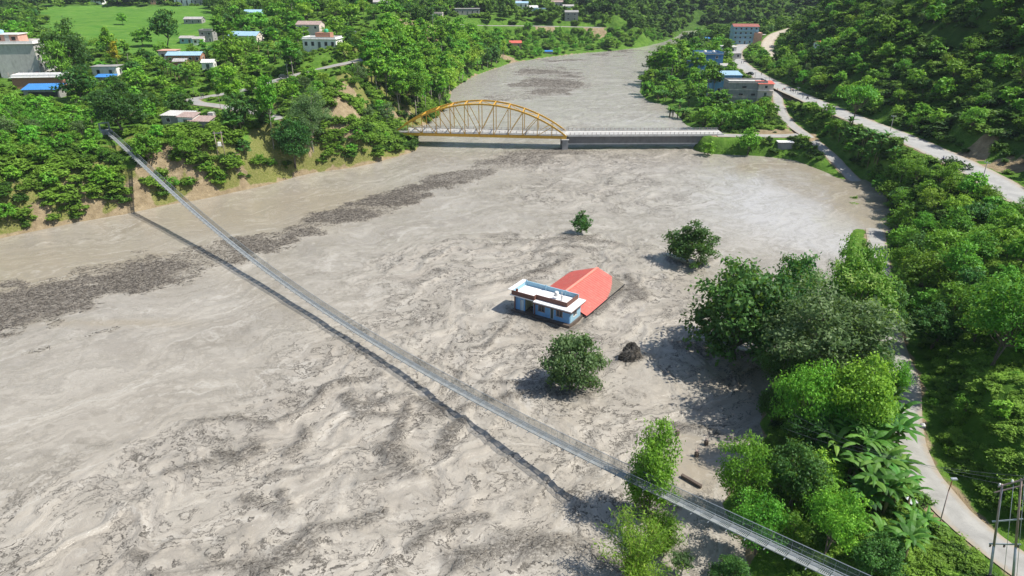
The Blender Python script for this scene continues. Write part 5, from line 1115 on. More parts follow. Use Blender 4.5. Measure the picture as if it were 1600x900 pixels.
for s_ in (-1, 1):
    for nm, so_, dz, rad in (('handrail_cable', .62, 1.2, .035), ('walkway_cable', .42, -.12, .05), ('middle_cable', .59, .62, .014)):
        m = MB(); m.tube([FB(t, s_ * so_, dz) for t in np.arange(T0, T1, 3.0)], rad, 6); m.build(nm, M['steel'], fbr)
    m = MB()
    for t in np.arange(T0, T1, 1.0): m.bar(FB(t, s_ * .54, -.1), FB(t, s_ * .62, 1.2), .022)
    tag(m.build('hangers', M['steel'], fbr), kind='stuff')
    m = MB(); tt = np.arange(T0, T1, .5)
    V = []; F = []
    for t in tt: V += [FB(t, s_ * .53, .0), FB(t, s_ * .60, 1.17)]
    for i in range(len(tt) - 1): F.append((2 * i, 2 * i + 2, 2 * i + 3, 2 * i + 1))
    if s_ == -1:
        k = NT('wire_netting'); k.b.inputs['Base Color'].default_value = (.10, .15, .14, 1); k.b.inputs['Metallic'].default_value = .3; k.b.inputs['Roughness'].default_value = .6
        tr = k.n('ShaderNodeBsdfTransparent'); mx = k.n('ShaderNodeMixShader'); br = k.n('ShaderNodeTexWave'); mp = k.mapping(k.pos(), (1, -1, 1)); 
        mx.inputs[0].default_value = .36; k.l(tr.outputs[0], mx.inputs[1]); k.l(k.b.outputs[0], mx.inputs[2]); k.l(mx.outputs[0], k.out.inputs[0]); NET = k.m
        k.t.nodes.remove(br)
    m.add(V, F).build('netting', NET, fbr)
m = MB()
for t in np.arange(T0, T1, 2.0): m.bar(FB(t, -.8, -.16), FB(t, .8, -.16), .09, .07)
tag(m.build('cross_beams', M['steel'], fbr), kind='stuff')
ea = FB(T0 + 1); eb = FB(T1 - 1)
for q, lab, s_ in ((ea, 'concrete anchor block holding the far end of the footbridge', -1), (eb, 'concrete anchor block holding the near end of the footbridge', 1)):
    t = thing('bridge_anchor', lab, 'anchor block', (q.x + d_[0] * s_ * 3, q.y + d_[1] * s_ * 3, q.z), math.atan2(d_[1], d_[0])); gz = float(hgt(q.x, q.y))
    m = MB(); m.box((0, 0, (gz - q.z) / 2 - .8), (4, 3.6, q.z - gz + 2.2)); m.build('block', M['conc_light'], t)
    m = MB(); m.box((-s_ * 1.4, 1.2, 1.2), (.4, .4, 2.4)); m.box((-s_ * 1.4, -1.2, 1.2), (.4, .4, 2.4)); m.box((-s_ * 1.4, 0, 2.5), (.42, 2.8, .25)); m.build('portal', M['steel'], t)

# ------------------------------------------------------------------ poles and wires
def pole(u, v, vt, label, lamp=False, lean=0, group=None, arm=True, cat='utility pole', rad=.11, mat='conc'):
    x, y, z = hit(u, v); H = ztop(x, y, vt) - z; t = thing('lamp_post' if lamp else 'utility_pole', label, cat, (x, y, z), rng.uniform(0, 3)* (not lamp), group)
    m = MB(); m.tube([(0, 0, -1), (lean * .5 * H, 0, H * .5), (lean * H, 0, H)], [rad, rad * .85, rad * .65], 8); m.build('pole', M[mat], t)
    if arm:
        m = MB(); m.box((lean * H, 0, H - .35), (1.5, .1, .12)); m.build('crossarm', M['steel'], t)
        for dx in (-.6, 0.0, .6):
            m = MB(); m.tube([(lean * H + dx, 0, H - .29), (lean * H + dx, 0, H - .05)], [.06, .04], 6); m.build('insulator', M['insul'], t)
    BLOCK.append((x, y, .8)); return t, (x, y, z, H)
for u, v, vt, lab in [(1246, 147, 136, 'thin utility pole on the verge beside the gathered people'), (1195.5, 131, 120.5, 'utility pole at the road above the pink and white shop'), (1201, 133, 121, 'utility pole just right of the one above the pink and white shop'), (1179.5, 122, 112, 'utility pole on the verge above the blue walled shop'),
                      (1391, 205, 180, 'utility pole on the river side of the main road beside the shaded slope'), (1531, 293, 252, 'utility pole beside the main road near the right edge'), (1146.5, 106, 92, 'utility pole at the road bend by the stalls'), (677, 50, 22, 'tall dark utility pole beside the purple and blue house'), (557, 66, 48, 'utility pole right of the white house with the green tank'), (450, 120, 100, 'utility pole beside the village road')]: pole(u, v, vt, lab)
# transformer H pole on the left meadow
x, y, z = hit(347, 247); H = ztop(x, y, 205) - z; t = thing('transformer_pole', 'twin pole with a pale transformer on the left bank meadow', 'transformer pole', (x, y, z), .3); BLOCK.append((x, y, 1.5))
for s_ in (-1, 1):
    m = MB(); m.tube([(s_ * .9, 0, -1), (s_ * .9, 0, H)], [.11, .08], 7); m.build('pole', M['rust'], t)
m = MB(); m.box((0, 0, H - .5), (2.6, .12, .14)); m.box((0, 0, H * .45), (2.2, .12, .14)); m.build('crossarm', M['steel'], t)
m = MB(); m.box((0, -.1, H * .45 + .6), (.9, .7, 1.0)); m.tube([(.2, -.1, H * .45 + 1.1), (.2, -.1, H * .45 + 1.35)], .06, 6); m.tube([(-.2, -.1, H * .45 + 1.1), (-.2, -.1, H * .45 + 1.35)], .06, 6); m.build('transformer', M['white'], t)
# near H pole, bottom right
bx1, by1, bz1 = hit(1549, 905); 
z_top = None
t = thing('transformer_pole', 'rusty twin pole frame with crossarms and insulators at the bottom right beside the lane', 'pole frame', (bx1, by1, bz1)); BLOCK.append((bx1, by1, 2))
X1, Y1 = bx1, by1; H1 = ztop(X1, Y1, 752) - bz1
x2_, y2_, _ = hit(1577, 910); zz2 = float(hgt(x2_, y2_))
H1 = min(H1, 12); pdir = Vector((x2_ - X1, y2_ - Y1, 0)); pdir = pdir.normalized() * 2.0
leanv = Vector((.55, 0.0, 0))
def toppt(u, v, X, Y): # point at picture (u,v) on the horizontal line of sight through depth Y
    dr_ = raydir(u, v); s__ = Y / dr_[1]; return Vector((dr_[0] * s__ - X1, Y - Y1, CAMH + dr_[2] * s__ - bz1))
b1 = Vector((0, 0, -1)); b2 = Vector((pdir.x, pdir.y, -1)); t1 = toppt(1566, 757, X1, Y1); t2 = toppt(1596, 748, X1, Y1 + pdir.y)
for b_, q in ((b1, t1), (b2, t2)):
    m = MB(); mid_ = b_.lerp(q, .42); m.tube([b_, mid_], [.13, .115], 9); m.build('pole', M['steel'], t)
    m = MB(); m.tube([mid_, q], [.11, .085], 9); m.build('pole', M['rust'], t)
def lp(f, e_=0):
    a_ = b1.lerp(t1, f); c_ = b2.lerp(t2, f); dd = (c_ - a_).normalized(); return a_ - dd * e_, c_ + dd * e_
m = MB(); a_, c_ = lp(.99, .35); m.bar(a_, c_, .1, .12); a_, c_ = lp(.93, .5); m.bar(a_ + Vector((0, .15, 0)), c_ + Vector((0, .15, 0)), .08, .1); m.build('crossarm', M['rust'], t)
for f in (.66, .44):
    m = MB(); a_, c_ = lp(f, .4); m.bar(a_, c_, .1, .12); m.build('crossarm', M['steel'], t)
ins = []
for f, n in ((.99, 3), (.44, 3)):
    a_, c_ = lp(f, .25)
    for i in range(n):
        q = a_.lerp(c_, i / (n - 1)) + Vector((0, 0, .06 if f > .9 else -.1)); m = MB(); sg = 1 if f > .9 else -1
        m.tube([q, q + Vector((0, 0, .1 * sg)), q + Vector((0, 0, .14 * sg)), q + Vector((0, 0, .26 * sg))], [.05, .11, .06, .08], 9); m.build('insulator', M['white'] if f > .9 else M['brown'], t)
        if f > .9: ins.append(q + Vector((X1, Y1, bz1 + .25)))
a_, _ = lp(.44); 
for i in range(3):
    m = MB(); a_, c_ = lp(.99, .1); c2, e2 = lp(.05, .1); p_ = a_.lerp(c_, i / 2) + Vector((0, -.25, 0)); q_ = c2.lerp(e2, i / 2) + Vector((0, -.3, 0)); m.tube([p_, q_], .022, 5); m.build('down_cable', M['steel'], t)
a_, _ = lp(.12)
V = []; m = MB(); ring = [a_ + Vector((-.15 + .28 * math.cos(q * .524), -.15, .28 * math.sin(q * .524))) for q in range(13)]; m.tube(ring, .07, 7, cap=False); m.build('cable_coil', M['black'], t)
# three long wires from the frame up the bank and across
far = Vector((*unp(1205, 655, 7), 7))
for i, q in enumerate(ins):
    tx = Vector((*unp(1235 - 5 * i, 645 + 12 * i, 9.0), 9.0)); P = [q.lerp(tx, s_) + Vector((0, 0, -2.2 * 4 * s_ * (1 - s_) * .5)) for s_ in np.linspace(0, 1, 24)]
    m = MB(); m.tube(P, .013, 4); tag(m.build('power_line', M['wire']), 'thin power line running left from the pole frame over the lane, ' + ('lowest', 'middle', 'highest')[i] + ' of three', 'power line', 'power lines from the pole frame')
# lamp post by the lane
x, y, z = hit(1464.5, 834); t = thing('lamp_post', 'thin leaning lamp post with a small grey lamp beside the lane', 'lamp post', (x, y, z)); X1_, Y1_ = X1, Y1
dr_ = raydir(1487, 749); s__ = y / dr_[1]; tp = Vector((dr_[0] * s__ - x, 0, CAMH + dr_[2] * s__ - z)); mid_ = tp * .8
m = MB(); m.tube([(0, 0, -.8), mid_], [.07, .05], 8); m.build('pole', M['rust'], t)
ap = mid_ + (tp - mid_) * 1.0 + Vector((.1, 0, 0)); m = MB(); m.tube([mid_, ap], [.05, .04], 7); m.build('arm', simple('red_oxide', (.35, .09, .05), .6), t)
m = MB(); m.box(ap + Vector((.12, 0, .05)), (.6, .28, .14)); m.box(ap + Vector((.12, 0, .13)), (.4, .2, .04)); m.build('lamp_head', M['steel'], t); BLOCK.append((x, y, 1))
# white sack and sheet beside the lane
x, y, z = hit(1441, 668); m = MB(); 
P = [(0, 0, 0), (0, 0, .15), (0, 0, .4), (.03, 0, .58), (.05, 0, .66)]; m.tube(P, [.28, .38, .34, .16, .06], 12); tag(m.build('white_sack', M['white'], loc=(x, y, z)), 'small white sack lying in the grass at the right edge of the lane', 'sack')
x, y, z = hit(1424, 786); m = MB(); m.box((0, 0, .4), (1.4, .9, .05), M=Euler((.3, .2, .4)).to_matrix()); m.box((0, 0, .32), (.06, .8, .5)); tag(m.build('metal_sheet', M['steel'], loc=(x, y, z)), 'grey metal sheet propped beside the bananas at the left edge of the lane', 'metal sheet')

# ------------------------------------------------------------------ people, motorcycles, cars
def skin_person(seated):
    me = bpy.data.meshes.new('person')
    if not seated: J = {'pel': (0, 0, .95, .13), 'wa': (0, 0, 1.1, .115), 'ch': (0, 0, 1.35, .15), 'ne': (0, 0, 1.5, .055), 'he': (0, .01, 1.62, .095), 'ht': (0, .01, 1.74, .075),
             'hl': (-.1, 0, .88, .09), 'kl': (-.11, .02, .48, .06), 'al': (-.12, 0, .08, .042), 'fl': (-.13, .16, .03, .035), 'hr': (.1, 0, .88, .09), 'kr': (.11, .03, .48, .06), 'ar': (.12, 0, .08, .042), 'fr': (.13, .16, .03, .035),
             'sl': (-.19, 0, 1.42, .055), 'el': (-.24, 0, 1.13, .042), 'wl': (-.25, .06, .87, .03), 'nl': (-.25, .09, .78, .03), 'sr': (.19, 0, 1.42, .055), 'er': (.24, 0, 1.13, .042), 'wr': (.25, .07, .87, .03), 'nr': (.25, .1, .78, .03)}
    else: J = {'pel': (0, -.1, .86, .14), 'wa': (0, -.08, 1.0, .12), 'ch': (0, 0, 1.25, .15), 'ne': (0, .05, 1.4, .055), 'he': (0, .08, 1.52, .095), 'ht': (0, .08, 1.64, .08),
             'hl': (-.12, -.05, .82, .09), 'kl': (-.2, .32, .72, .065), 'al': (-.2, .18, .33, .045), 'fl': (-.2, .34, .28, .035), 'hr': (.12, -.05, .82, .09), 'kr': (.2, .32, .72, .065), 'ar': (.2, .18, .33, .045), 'fr': (.2, .34, .28, .035),
             'sl': (-.19, .02, 1.31, .055), 'el': (-.27, .22, 1.12, .042), 'wl': (-.28, .45, 1.05, .03), 'nl': (-.28, .53, 1.05, .03), 'sr': (.19, .02, 1.31, .055), 'er': (.27, .22, 1.12, .042), 'wr': (.28, .45, 1.05, .03), 'nr': (.28, .53, 1.05, .03)}
    K = list(J); E = [('pel', 'wa'), ('wa', 'ch'), ('ch', 'ne'), ('ne', 'he'), ('he', 'ht')] + [(('pel', 'h' + s_)) for s_ in 'lr'] + [('h' + s_, 'k' + s_) for s_ in 'lr'] + [('k' + s_, 'a' + s_) for s_ in 'lr'] + [('a' + s_, 'f' + s_) for s_ in 'lr'] + [('ch', 's' + s_) for s_ in 'lr'] + [('s' + s_, 'e' + s_) for s_ in 'lr'] + [('e' + s_, 'w' + s_) for s_ in 'lr'] + [('w' + s_, 'n' + s_) for s_ in 'lr']
    me.from_pydata([J[q][:3] for q in K], [(K.index(a_), K.index(b_)) for a_, b_ in E], []); o = bpy.data.objects.new('tmp', me); C.objects.link(o)
    o.modifiers.new('s', 'SKIN'); sv = me.skin_vertices[0].data
    for i, q in enumerate(K): sv[i].radius = (J[q][3], J[q][3] * .85); sv[i].use_root = (q == 'pel')
    ss = o.modifiers.new('d', 'SUBSURF'); ss.levels = 1; dg = bpy.context.evaluated_depsgraph_get(); dg.update(); r_ = bpy.data.meshes.new_from_object(o.evaluated_get(dg)); bpy.data.objects.remove(o); r_.materials.clear(); return r_
SK = simple('skin', (.22, .12, .075), .6); HAIR = simple('hair', (.012, .01, .009), .6); CL = [simple('cloth%d' % i, c_, .85) for i, c_ in enumerate([(.03, .035, .05), (.45, .44, .42), (.3, .05, .05), (.06, .11, .25), (.12, .12, .12)])]; TR = simple('trousers', (.03, .032, .045), .85)
PM = {}
for seated in (0, 1):
    base_ = skin_person(seated)
    for ci_, c_ in enumerate(CL):
        me = base_.copy()
        for m_ in (SK, c_, TR, HAIR): me.materials.append(m_)
        hip = .93 if not seated else .9; nk = 1.46 if not seated else 1.37
        for p_ in me.polygons:
            x_, y_, z_ = p_.center; arm = abs(x_) > .21
            p_.material_index = 3 if (z_ > nk + .16 and (y_ < .06 + .07 * seated or z_ > nk + .25)) or z_ < .07 else (0 if z_ > nk else (1 if (z_ > hip or (arm and z_ > 1.05 - .02)) else (0 if arm and not seated else 2)))
        PM[seated, ci_] = me
def person(x, y, z, rz, ci_, label, seated=0, group=None):
    o = link('person', PM[seated, ci_]); o.location = (x, y, z); o.rotation_euler = (0, 0, rz); return tag(o, label, 'person', group)
def motorcycle(x, y, z, rz, label, group=None):
    t = thing('motorcycle', label, 'motorcycle', (x, y, z), rz, group)
    for yy in (-.62, .66):
        m = MB(); ring = [(0, yy + .27 * math.cos(q * .524), .31 + .27 * math.sin(q * .524)) for q in range(13)]; m.tube(ring, .055, 6, cap=False); wh = m.build('wheel', M['black'], t)
        m = MB(); m.tube([(-.05, yy, .31), (.05, yy, .31)], .16, 10); m.build('rim', M['steel'], wh)
    m = MB(); m.tube([(0, -.62, .34), (0, -.2, .5), (0, .25, .72), (0, .42, .88)], [.05, .09, .08, .04], 7); m.box((0, -.02, .45), (.26, .4, .32)); m.build('frame', M['black'], t)
    m = MB(); m.tube([(0, .38, .78), (0, .12, .86), (0, -.05, .8)], [.08, .16, .1], 9); m.build('fuel_tank', M['redpaint'], t)
    m = MB(); m.tube([(0, 0, .8), (0, -.3, .78), (0, -.68, .84)], [.1, .13, .09], 8); m.build('seat', M['black'], t)
    m = MB(); m.tube([(-.33, .38, 1.02), (0, .46, .98), (.33, .38, 1.02)], .025, 6); m.tube([(0, .44, .98), (0, .66, .31)], .035, 6); m.build('handlebar', M['steel'], t); return t
def P_(u, v): 
    x, y, z = hit(u, v)
    for nm, P, hw in ROADC:
        d, tt = seg_dist(np.array([x]), np.array([y]), P[:, :2])
        if d[0] < hw * .95: i = int(tt[0]); z = max(z, float(P[min(i, len(P) - 1), 2]) + .02)
    return x, y, z
G1 = 'people gathered at the road junction'
for i, (u, v, lab) in enumerate([(1204.3, 146.5, 'person in dark clothes beside the pink and white shop'), (1207, 145.3, 'person standing close to the one beside the pink and white shop'), (1214, 144.6, 'person alone in the middle of the junction'), (1239, 147, 'middle person of the three on the near verge of the junction'), (1242.5, 148.2, 'right person of the three on the near verge of the junction'),
        (1234, 145.5, 'left person of the three on the near verge of the junction'), (1271, 165, 'person at the near edge of the main road, left of the pair'), (1274, 165.5, 'person at the near edge of the main road, right of the pair'), (1158.3, 100.5, 'person on the far road bend, left of the pair'), (1161.7, 100, 'person on the far road bend, right of the pair'), (1189.5, 118.5, 'lone person on the main road above the blue walled shop'), (1254, 155, 'person standing on the main road beside a motorcycle rider')]):
    x, y, z = P_(u, v); person(x, y, z, rng.uniform(0, 6.28), i % 5, lab, group=G1 if i < 6 else None)
for u, v, rz, lab in [(1224.5, 144.8, 1.4, 'motorcycle parked across the road junction'), (1261.5, 155.5, .3, 'motorcycle ridden on the main road near the junction'), (1472.5, 253.5, .1, 'motorcycle standing at the river edge of the main road on the right'), (1237, 145.8, 1.0, 'motorcycle parked beside the three people on the verge')]:
    x, y, z = P_(u, v); motorcycle(x, y, z, rz, lab)
    if u > 1250: person(x, y, z, rz, 0 if u < 1300 else 3, 'rider in dark clothes sitting on the motorcycle near the junction' if u < 1300 else 'rider in blue shirt sitting on the motorcycle at the right', 1)
x, y, z = P_(1476, 255); person(x, y, z, 2, 1, 'person in pale shirt standing beside the motorcycle at the right of the main road')
for u, v, lab in [(315, 154, 'person in dark clothes at the village road bend, left of the pair'), (318, 153.5, 'person at the village road bend, right of the pair'), (450.5, 123, 'person walking on the village road below the tall tree')]: x, y, z = P_(u, v); person(x, y, z, 1, 0, lab)
def car(u, v, rz, col, label):
    x, y, z = P_(u, v); t = thing('parked_car', label, 'car', (x, y, z), rz)
    def body(pr, w2, nm, mat, inset=0):
        m = MB(); n = len(pr); V = [(-w2, a_, b_) for a_, b_ in pr] + [(w2, a_, b_) for a_, b_ in pr]; m.add(V, [tuple(range(n)), tuple(range(2 * n - 1, n - 1, -1))] + [(i, i + n, (i + 1) % n + n, (i + 1) % n) for i in range(n)]); return m.build(nm, mat, t)
    body([(-1.9, .3), (1.9, .3), (1.98, .6), (1.85, .85), (.95, .95), (-1.75, 1.0), (-1.95, .7)], .82, 'body', col); body([(-1.6, .98), (-1.25, 1.45), (.3, 1.47), (.95, .96)], .74, 'windows', M['glass']); body([(-1.22, 1.44), (-1.1, 1.5), (.2, 1.52), (.32, 1.45)], .72, 'roof', col)
    for sx in (-1, 1):
        for yy in (-1.2, 1.25):
            m = MB(); m.tube([(sx * .66, yy, .32), (sx * .86, yy, .32)], .32, 14); wh = m.build('wheel', M['black'], t); m = MB(); m.tube([(sx * .85, yy, .32), (sx * .875, yy, .32)], .19, 12); m.build('rim', M['steel'], wh)
        m = MB(); m.box((sx * .6, 1.93, .65), (.32, .08, .16)); m.build('headlight', M['insul'], t)
DKM = simple('car_paint_dark', (.04, .045, .05), .25, .05); WHM = simple('car_paint_silver', (.5, .5, .5), .25, .05)
car(444, 124.5, -1.1, DKM, 'dark car on the village road below the tall tree'); car(1171.5, 117.5, .6, DKM, 'dark car on the verge of the main road above the blue walled shop'); car(1206.5, 75, .4, WHM, 'grey car on the pale dirt road climbing in the distance')
# ------------------------------------------------------------------ scattered woods and cover
PUg, PVg, PFg = PU, PV, PF
BL = np.array([(x, y, r) for x, y, r in BLOCK])
CLR = [(x, y, w_) for x, y, w_, h in houses_px]
def clear_of(x, y, r):
    if np.any(np.hypot(BL[:, 0] - x, BL[:, 1] - y) < BL[:, 2] + r): return False
    return gsamp(roadd, np.array([x]), np.array([y]))[0] > r * .8 + .6
def hides_house(x, y, H, R):
    """a tall crown just in front of a house would hide what the photo shows"""
    for hx, hy, hw_, hh in houses_px:
        dh = math.hypot(hx, hy); ux, uy = hx / dh, hy / dh; a_ = x * ux + y * uy; b_ = abs(-x * uy + y * ux)
        if 0 < dh - a_ < 5 + H * 1.7 * (dh / 400 + .35) and b_ * dh / max(a_, 1) < hw_ * .5 + R * .8: return True
    return False
def hides_road(x, y, z, H):
    u, v, f = proj(x, y, z + H * .9); u0, v0, _ = proj(x, y, z)
    for i, (P, w0) in enumerate(RPX):
        for pu, pv, pr in P:
            if abs(u - pu) < H * .38 * FPX / f and v < pv < v0 - 1 and y < pr: return True
    return False
RPX = []
for nm, P, hw in ROADC:
    if nm in ('riverside_road',): P = P[[i for i in range(len(P)) if P[i][1] < 96 or (P[i][1] > 170)]]
    u, v, f = proj(P[:, 0], P[:, 1], P[:, 2]); ok = (u > -50) & (u < 1650) & (v > 0) & (v < 900) & (f > 1)
    if nm == 'village_road': ok &= ~((u > 345) & (u < 425))
    if nm == 'far_road': ok &= (u > 712) & (u < 800) 
    if nm == 'main_road': ok &= ~((u > 1290) & (u < 1375)) & (u < 1590)
    if nm == 'upper_road': ok &= (u < 1240)
    RPX.append((np.stack([u, v, P[:, 1]], 1)[ok][::2], hw))
class Grid:
    def __init__(s, c): s.c = c; s.d = {}
    def ok(s, x, y, r):
        i, j = int(x // s.c), int(y // s.c)
        for a_ in (i - 1, i, i + 1):
            for b_ in (j - 1, j, j + 1):
                for (px_, py_, pr_) in s.d.get((a_, b_), ()):
                    if (px_ - x) ** 2 + (py_ - y) ** 2 < ((r + pr_) / 2) ** 2: return False
        return True
    def add(s, x, y, r): s.d.setdefault((int(x // s.c), int(y // s.c)), []).append((x, y, r))
GR = Grid(14)
LAB = {'broad': 'round crowned green tree', 'dark': 'dark green dense tree', 'tall': 'tall narrow crowned tree', 'airy': 'grey green airy tree', 'bright': 'light green spreading tree', 'olive': 'olive green tree', 'bushy': 'low bushy tree', 'layered': 'flat topped tree', 'feather': 'feathery light green tree'}
def spot(u, v, P):
    u0, v0 = P.min(0); u1, v1 = P.max(0); u0 = max(u0, 0); u1 = min(u1, 1600); v0 = max(v0, 0); a_ = (u - u0) / (u1 - u0); b_ = (v - v0) / (v1 - v0)
    return ('upper ' if b_ < .4 else 'lower ' if b_ > .66 else 'mid ') + ('left' if a_ < .34 else 'right' if a_ > .66 else 'centre')
FARV = []                                              # trees too far or too many: merged into one wood
def region(poly, kinds, Hr, gap, where, n_try, fld=False, maxn=999, road=True, house=True, leafmap=None, far=False, dmax=None):
    pts_ = np.array(poly, float); cnt = 0
    m_ = inpoly(PUg, PVg, pts_) & (PFg > 5) & (sd > 1.2) & (GY > 15)
    jj, ii = np.nonzero(m_)
    if not len(jj): print('empty region', where); return
    cw = (np.gradient(gx)[ii] * np.gradient(gy)[jj]); pr = cw / cw.sum(); ks = list(kinds); kw = np.array([kinds[q] for q in ks], float); kw /= kw.sum()
    for q in rng.choice(len(jj), n_try, p=pr):
        if cnt >= maxn: break
        x = gx[ii[q]] + rng.uniform(-.5, .5) * (gx[min(ii[q] + 1, len(gx) - 1)] - gx[ii[q]]); y = gy[jj[q]] + rng.uniform(-.5, .5) * (gy[min(jj[q] + 1, len(gy) - 1)] - gy[jj[q]])
        kd = ks[int(rng.choice(len(ks), p=kw))]; H = rng.uniform(*Hr) * (1.15 if kd == 'tall' else 1); R = gap * rng.uniform(.8, 1.25) * H / np.mean(Hr)
        if kd == 'tall': R *= .75
        if not GR.ok(x, y, R): continue
        if gsamp(sd, np.array([x]), np.array([y]))[0] < 1.5: continue
        if field[np.clip(np.searchsorted(gy, y), 0, len(gy) - 1), np.clip(np.searchsorted(gx, x), 0, len(gx) - 1)] > .5 and not fld: continue
        if not clear_of(x, y, R * .30): continue
        z = float(hgt(x, y))
        if house and hides_house(x, y, H, R * .5): continue
        if road and hides_road(x, y, z, H): continue
        GR.add(x, y, R); cnt += 1
        if far: FARV.append((kd, x, y, z, H, leafmap.get(kd) if leafmap else None)); continue
        nm = LAB[kd]; pu_, pv_, _ = proj(x, y, z); tree(kd, x, y, z - .1, H, None, nm + ' ' + where + ', ' + spot(pu_, pv_, pts_), nm + 's ' + where, leaf=None, parts=False)
    print('region', where, 'far' if far else '', cnt)
# left bank
region([(-60, 165), (60, 170), (150, 195), (175, 225), (190, 262), (170, 300), (120, 325), (40, 355), (-60, 372)], {'bright': 3, 'broad': 4, 'airy': .6, 'bushy': 2}, (3.6, 6.8), 4.6, 'on the near left bank below the grey tower house', 1800, maxn=90)
region([(240, 215), (330, 210), (300, 240), (245, 262)], {'bright': 1, 'broad': 1}, (3, 5), 4, 'beside the bare path above the far bank', 200, maxn=8)
region([(260, 262), (330, 262), (440, 245), (490, 215), (560, 205), (600, 215), (625, 235), (560, 252), (480, 262), (420, 280), (330, 302), (290, 305), (255, 290)], {'bushy': 3, 'bright': 1.5, 'broad': 2}, (2.2, 4.6), 3.6, 'on the river bluff between the footbridge and the landslide', 2500, maxn=75)
region([(60, 130), (60, 155), (150, 190), (260, 205), (440, 230), (500, 215), (450, 125), (330, 140), (300, 150), (250, 155), (180, 130), (110, 120)], {'broad': 3, 'dark': 2, 'tall': .8, 'bushy': 1, 'olive': .6}, (4.5, 8.5), 7.5, 'on the terraces between the village road and the bank', 1500, maxn=30)
region([(60, 60), (170, 80), (240, 95), (340, 85), (470, 62), (560, 60), (590, 74), (540, 95), (430, 118), (300, 148), (200, 140), (110, 110)], {'broad': 4, 'dark': 2, 'tall': 1.2, 'bright': .8, 'olive': .8}, (4.5, 9), 9.0, 'in the gardens between the field and the village road', 2500, maxn=56)
region([(-60, 20), (60, 22), (75, 60), (60, 120), (-60, 170)], {'broad': 3, 'dark': 1, 'bright': 1}, (7, 11), 9, 'left of the field behind the grey tower house', 700, maxn=35)
region([(560, 112), (600, 82), (650, 85), (720, 78), (792, 92), (775, 100), (716, 132), (708, 152), (692, 180), (655, 205), (615, 192), (596, 160), (575, 135)], {'tall': 6, 'broad': 1.2, 'dark': .5, 'olive': .8}, (13, 18), 6.0, 'in the tall wood above the yellow arch', 3500, maxn=170, road=False)
region([(440, 140), (520, 112), (560, 115), (600, 165), (620, 200), (560, 220), (480, 230)], {'broad': 2, 'olive': 1, 'airy': .8, 'bushy': 2, 'bright': 1}, (4, 8), 7.5, 'on the slope around the bare landslide', 700, maxn=48)
region([(340, 75), (345, 8), (700, 2), (720, 40), (640, 82), (600, 80), (560, 58), (470, 60)], {'broad': 4, 'dark': 1.5, 'tall': 1.5, 'olive': 1, 'bright': .8}, (8, 13), 9, 'among the upper village houses left of the tall wood', 3800, maxn=150)
region([(712, 50), (900, 48), (1000, 50), (1050, 62), (1000, 72), (900, 82), (800, 94), (745, 75)], {'bushy': 3, 'bright': 1.5, 'broad': 1}, (4, 7), 7, 'on the green slope below the far road', 1200, maxn=130, house=True, road=False)
# right bank
region([(1245, 640), (1300, 600), (1370, 560), (1385, 640), (1395, 700), (1390, 840), (1440, 890), (1340, 905), (1230, 880), (1200, 800), (1225, 700)], {'broad': 2, 'dark': 2, 'bright': 1.5}, (3.5, 6), 3.8, 'in the thicket between the water and the lane', 900, maxn=42, house=False)
region([(1355, 395), (1350, 330), (1372, 300), (1430, 280), (1490, 290), (1560, 325), (1660, 360), (1800, 480), (1800, 600), (1600, 560), (1520, 540), (1440, 520), (1400, 500)], {'bright': 5, 'broad': 2.5, 'dark': 1, 'olive': .8}, (5.0, 8.0), 4.8, 'on the slope between the lane and the main road', 2600, maxn=150, house=False)
region([(1262, 165), (1240, 155), (1300, 180), (1345, 205), (1400, 230), (1460, 262), (1500, 290), (1372, 305), (1340, 275), (1300, 225)], {'bushy': 3, 'broad': 2, 'bright': 2, 'dark': 1}, (2.5, 4.5), 4.0, 'on the strip between the flooded and main roads', 1200, maxn=80, house=False)
region([(1440, 640), (1500, 580), (1600, 560), (2000, 640), (2000, 1000), (1660, 880), (1560, 800), (1470, 720)], {'bushy': 3, 'bright': 3, 'broad': 1}, (1.4, 3.0), 4.4, 'on the grassy slope right of the lane', 900, maxn=70, house=False)
region([(1205, 130), (1245, 155), (1215, 170), (1200, 178), (1150, 175), (1130, 160)], {'bushy': 1, 'bright': 1}, (2, 3.4), 4, 'in the scrub below the road junction', 300, maxn=16, house=True)
region([(1120, 120), (1200, 80), (1200, 130), (1150, 120), (1110, 150), (1080, 140), (1090, 90), (1120, 70)], {'broad': 2, 'bushy': 1.5, 'bright': 1}, (4, 7.5), 6.5, 'between the riverside buildings and the road bend', 900, maxn=55, house=False)
region([(1195, 50), (1205, 60), (1197, 100), (1240, 130), (1260, 120), (1250, 60), (1225, 52)], {'broad': 2, 'dark': 1, 'bright': 1}, (5, 8), 7, 'at the hill foot beside the pale dirt road', 500, maxn=35)
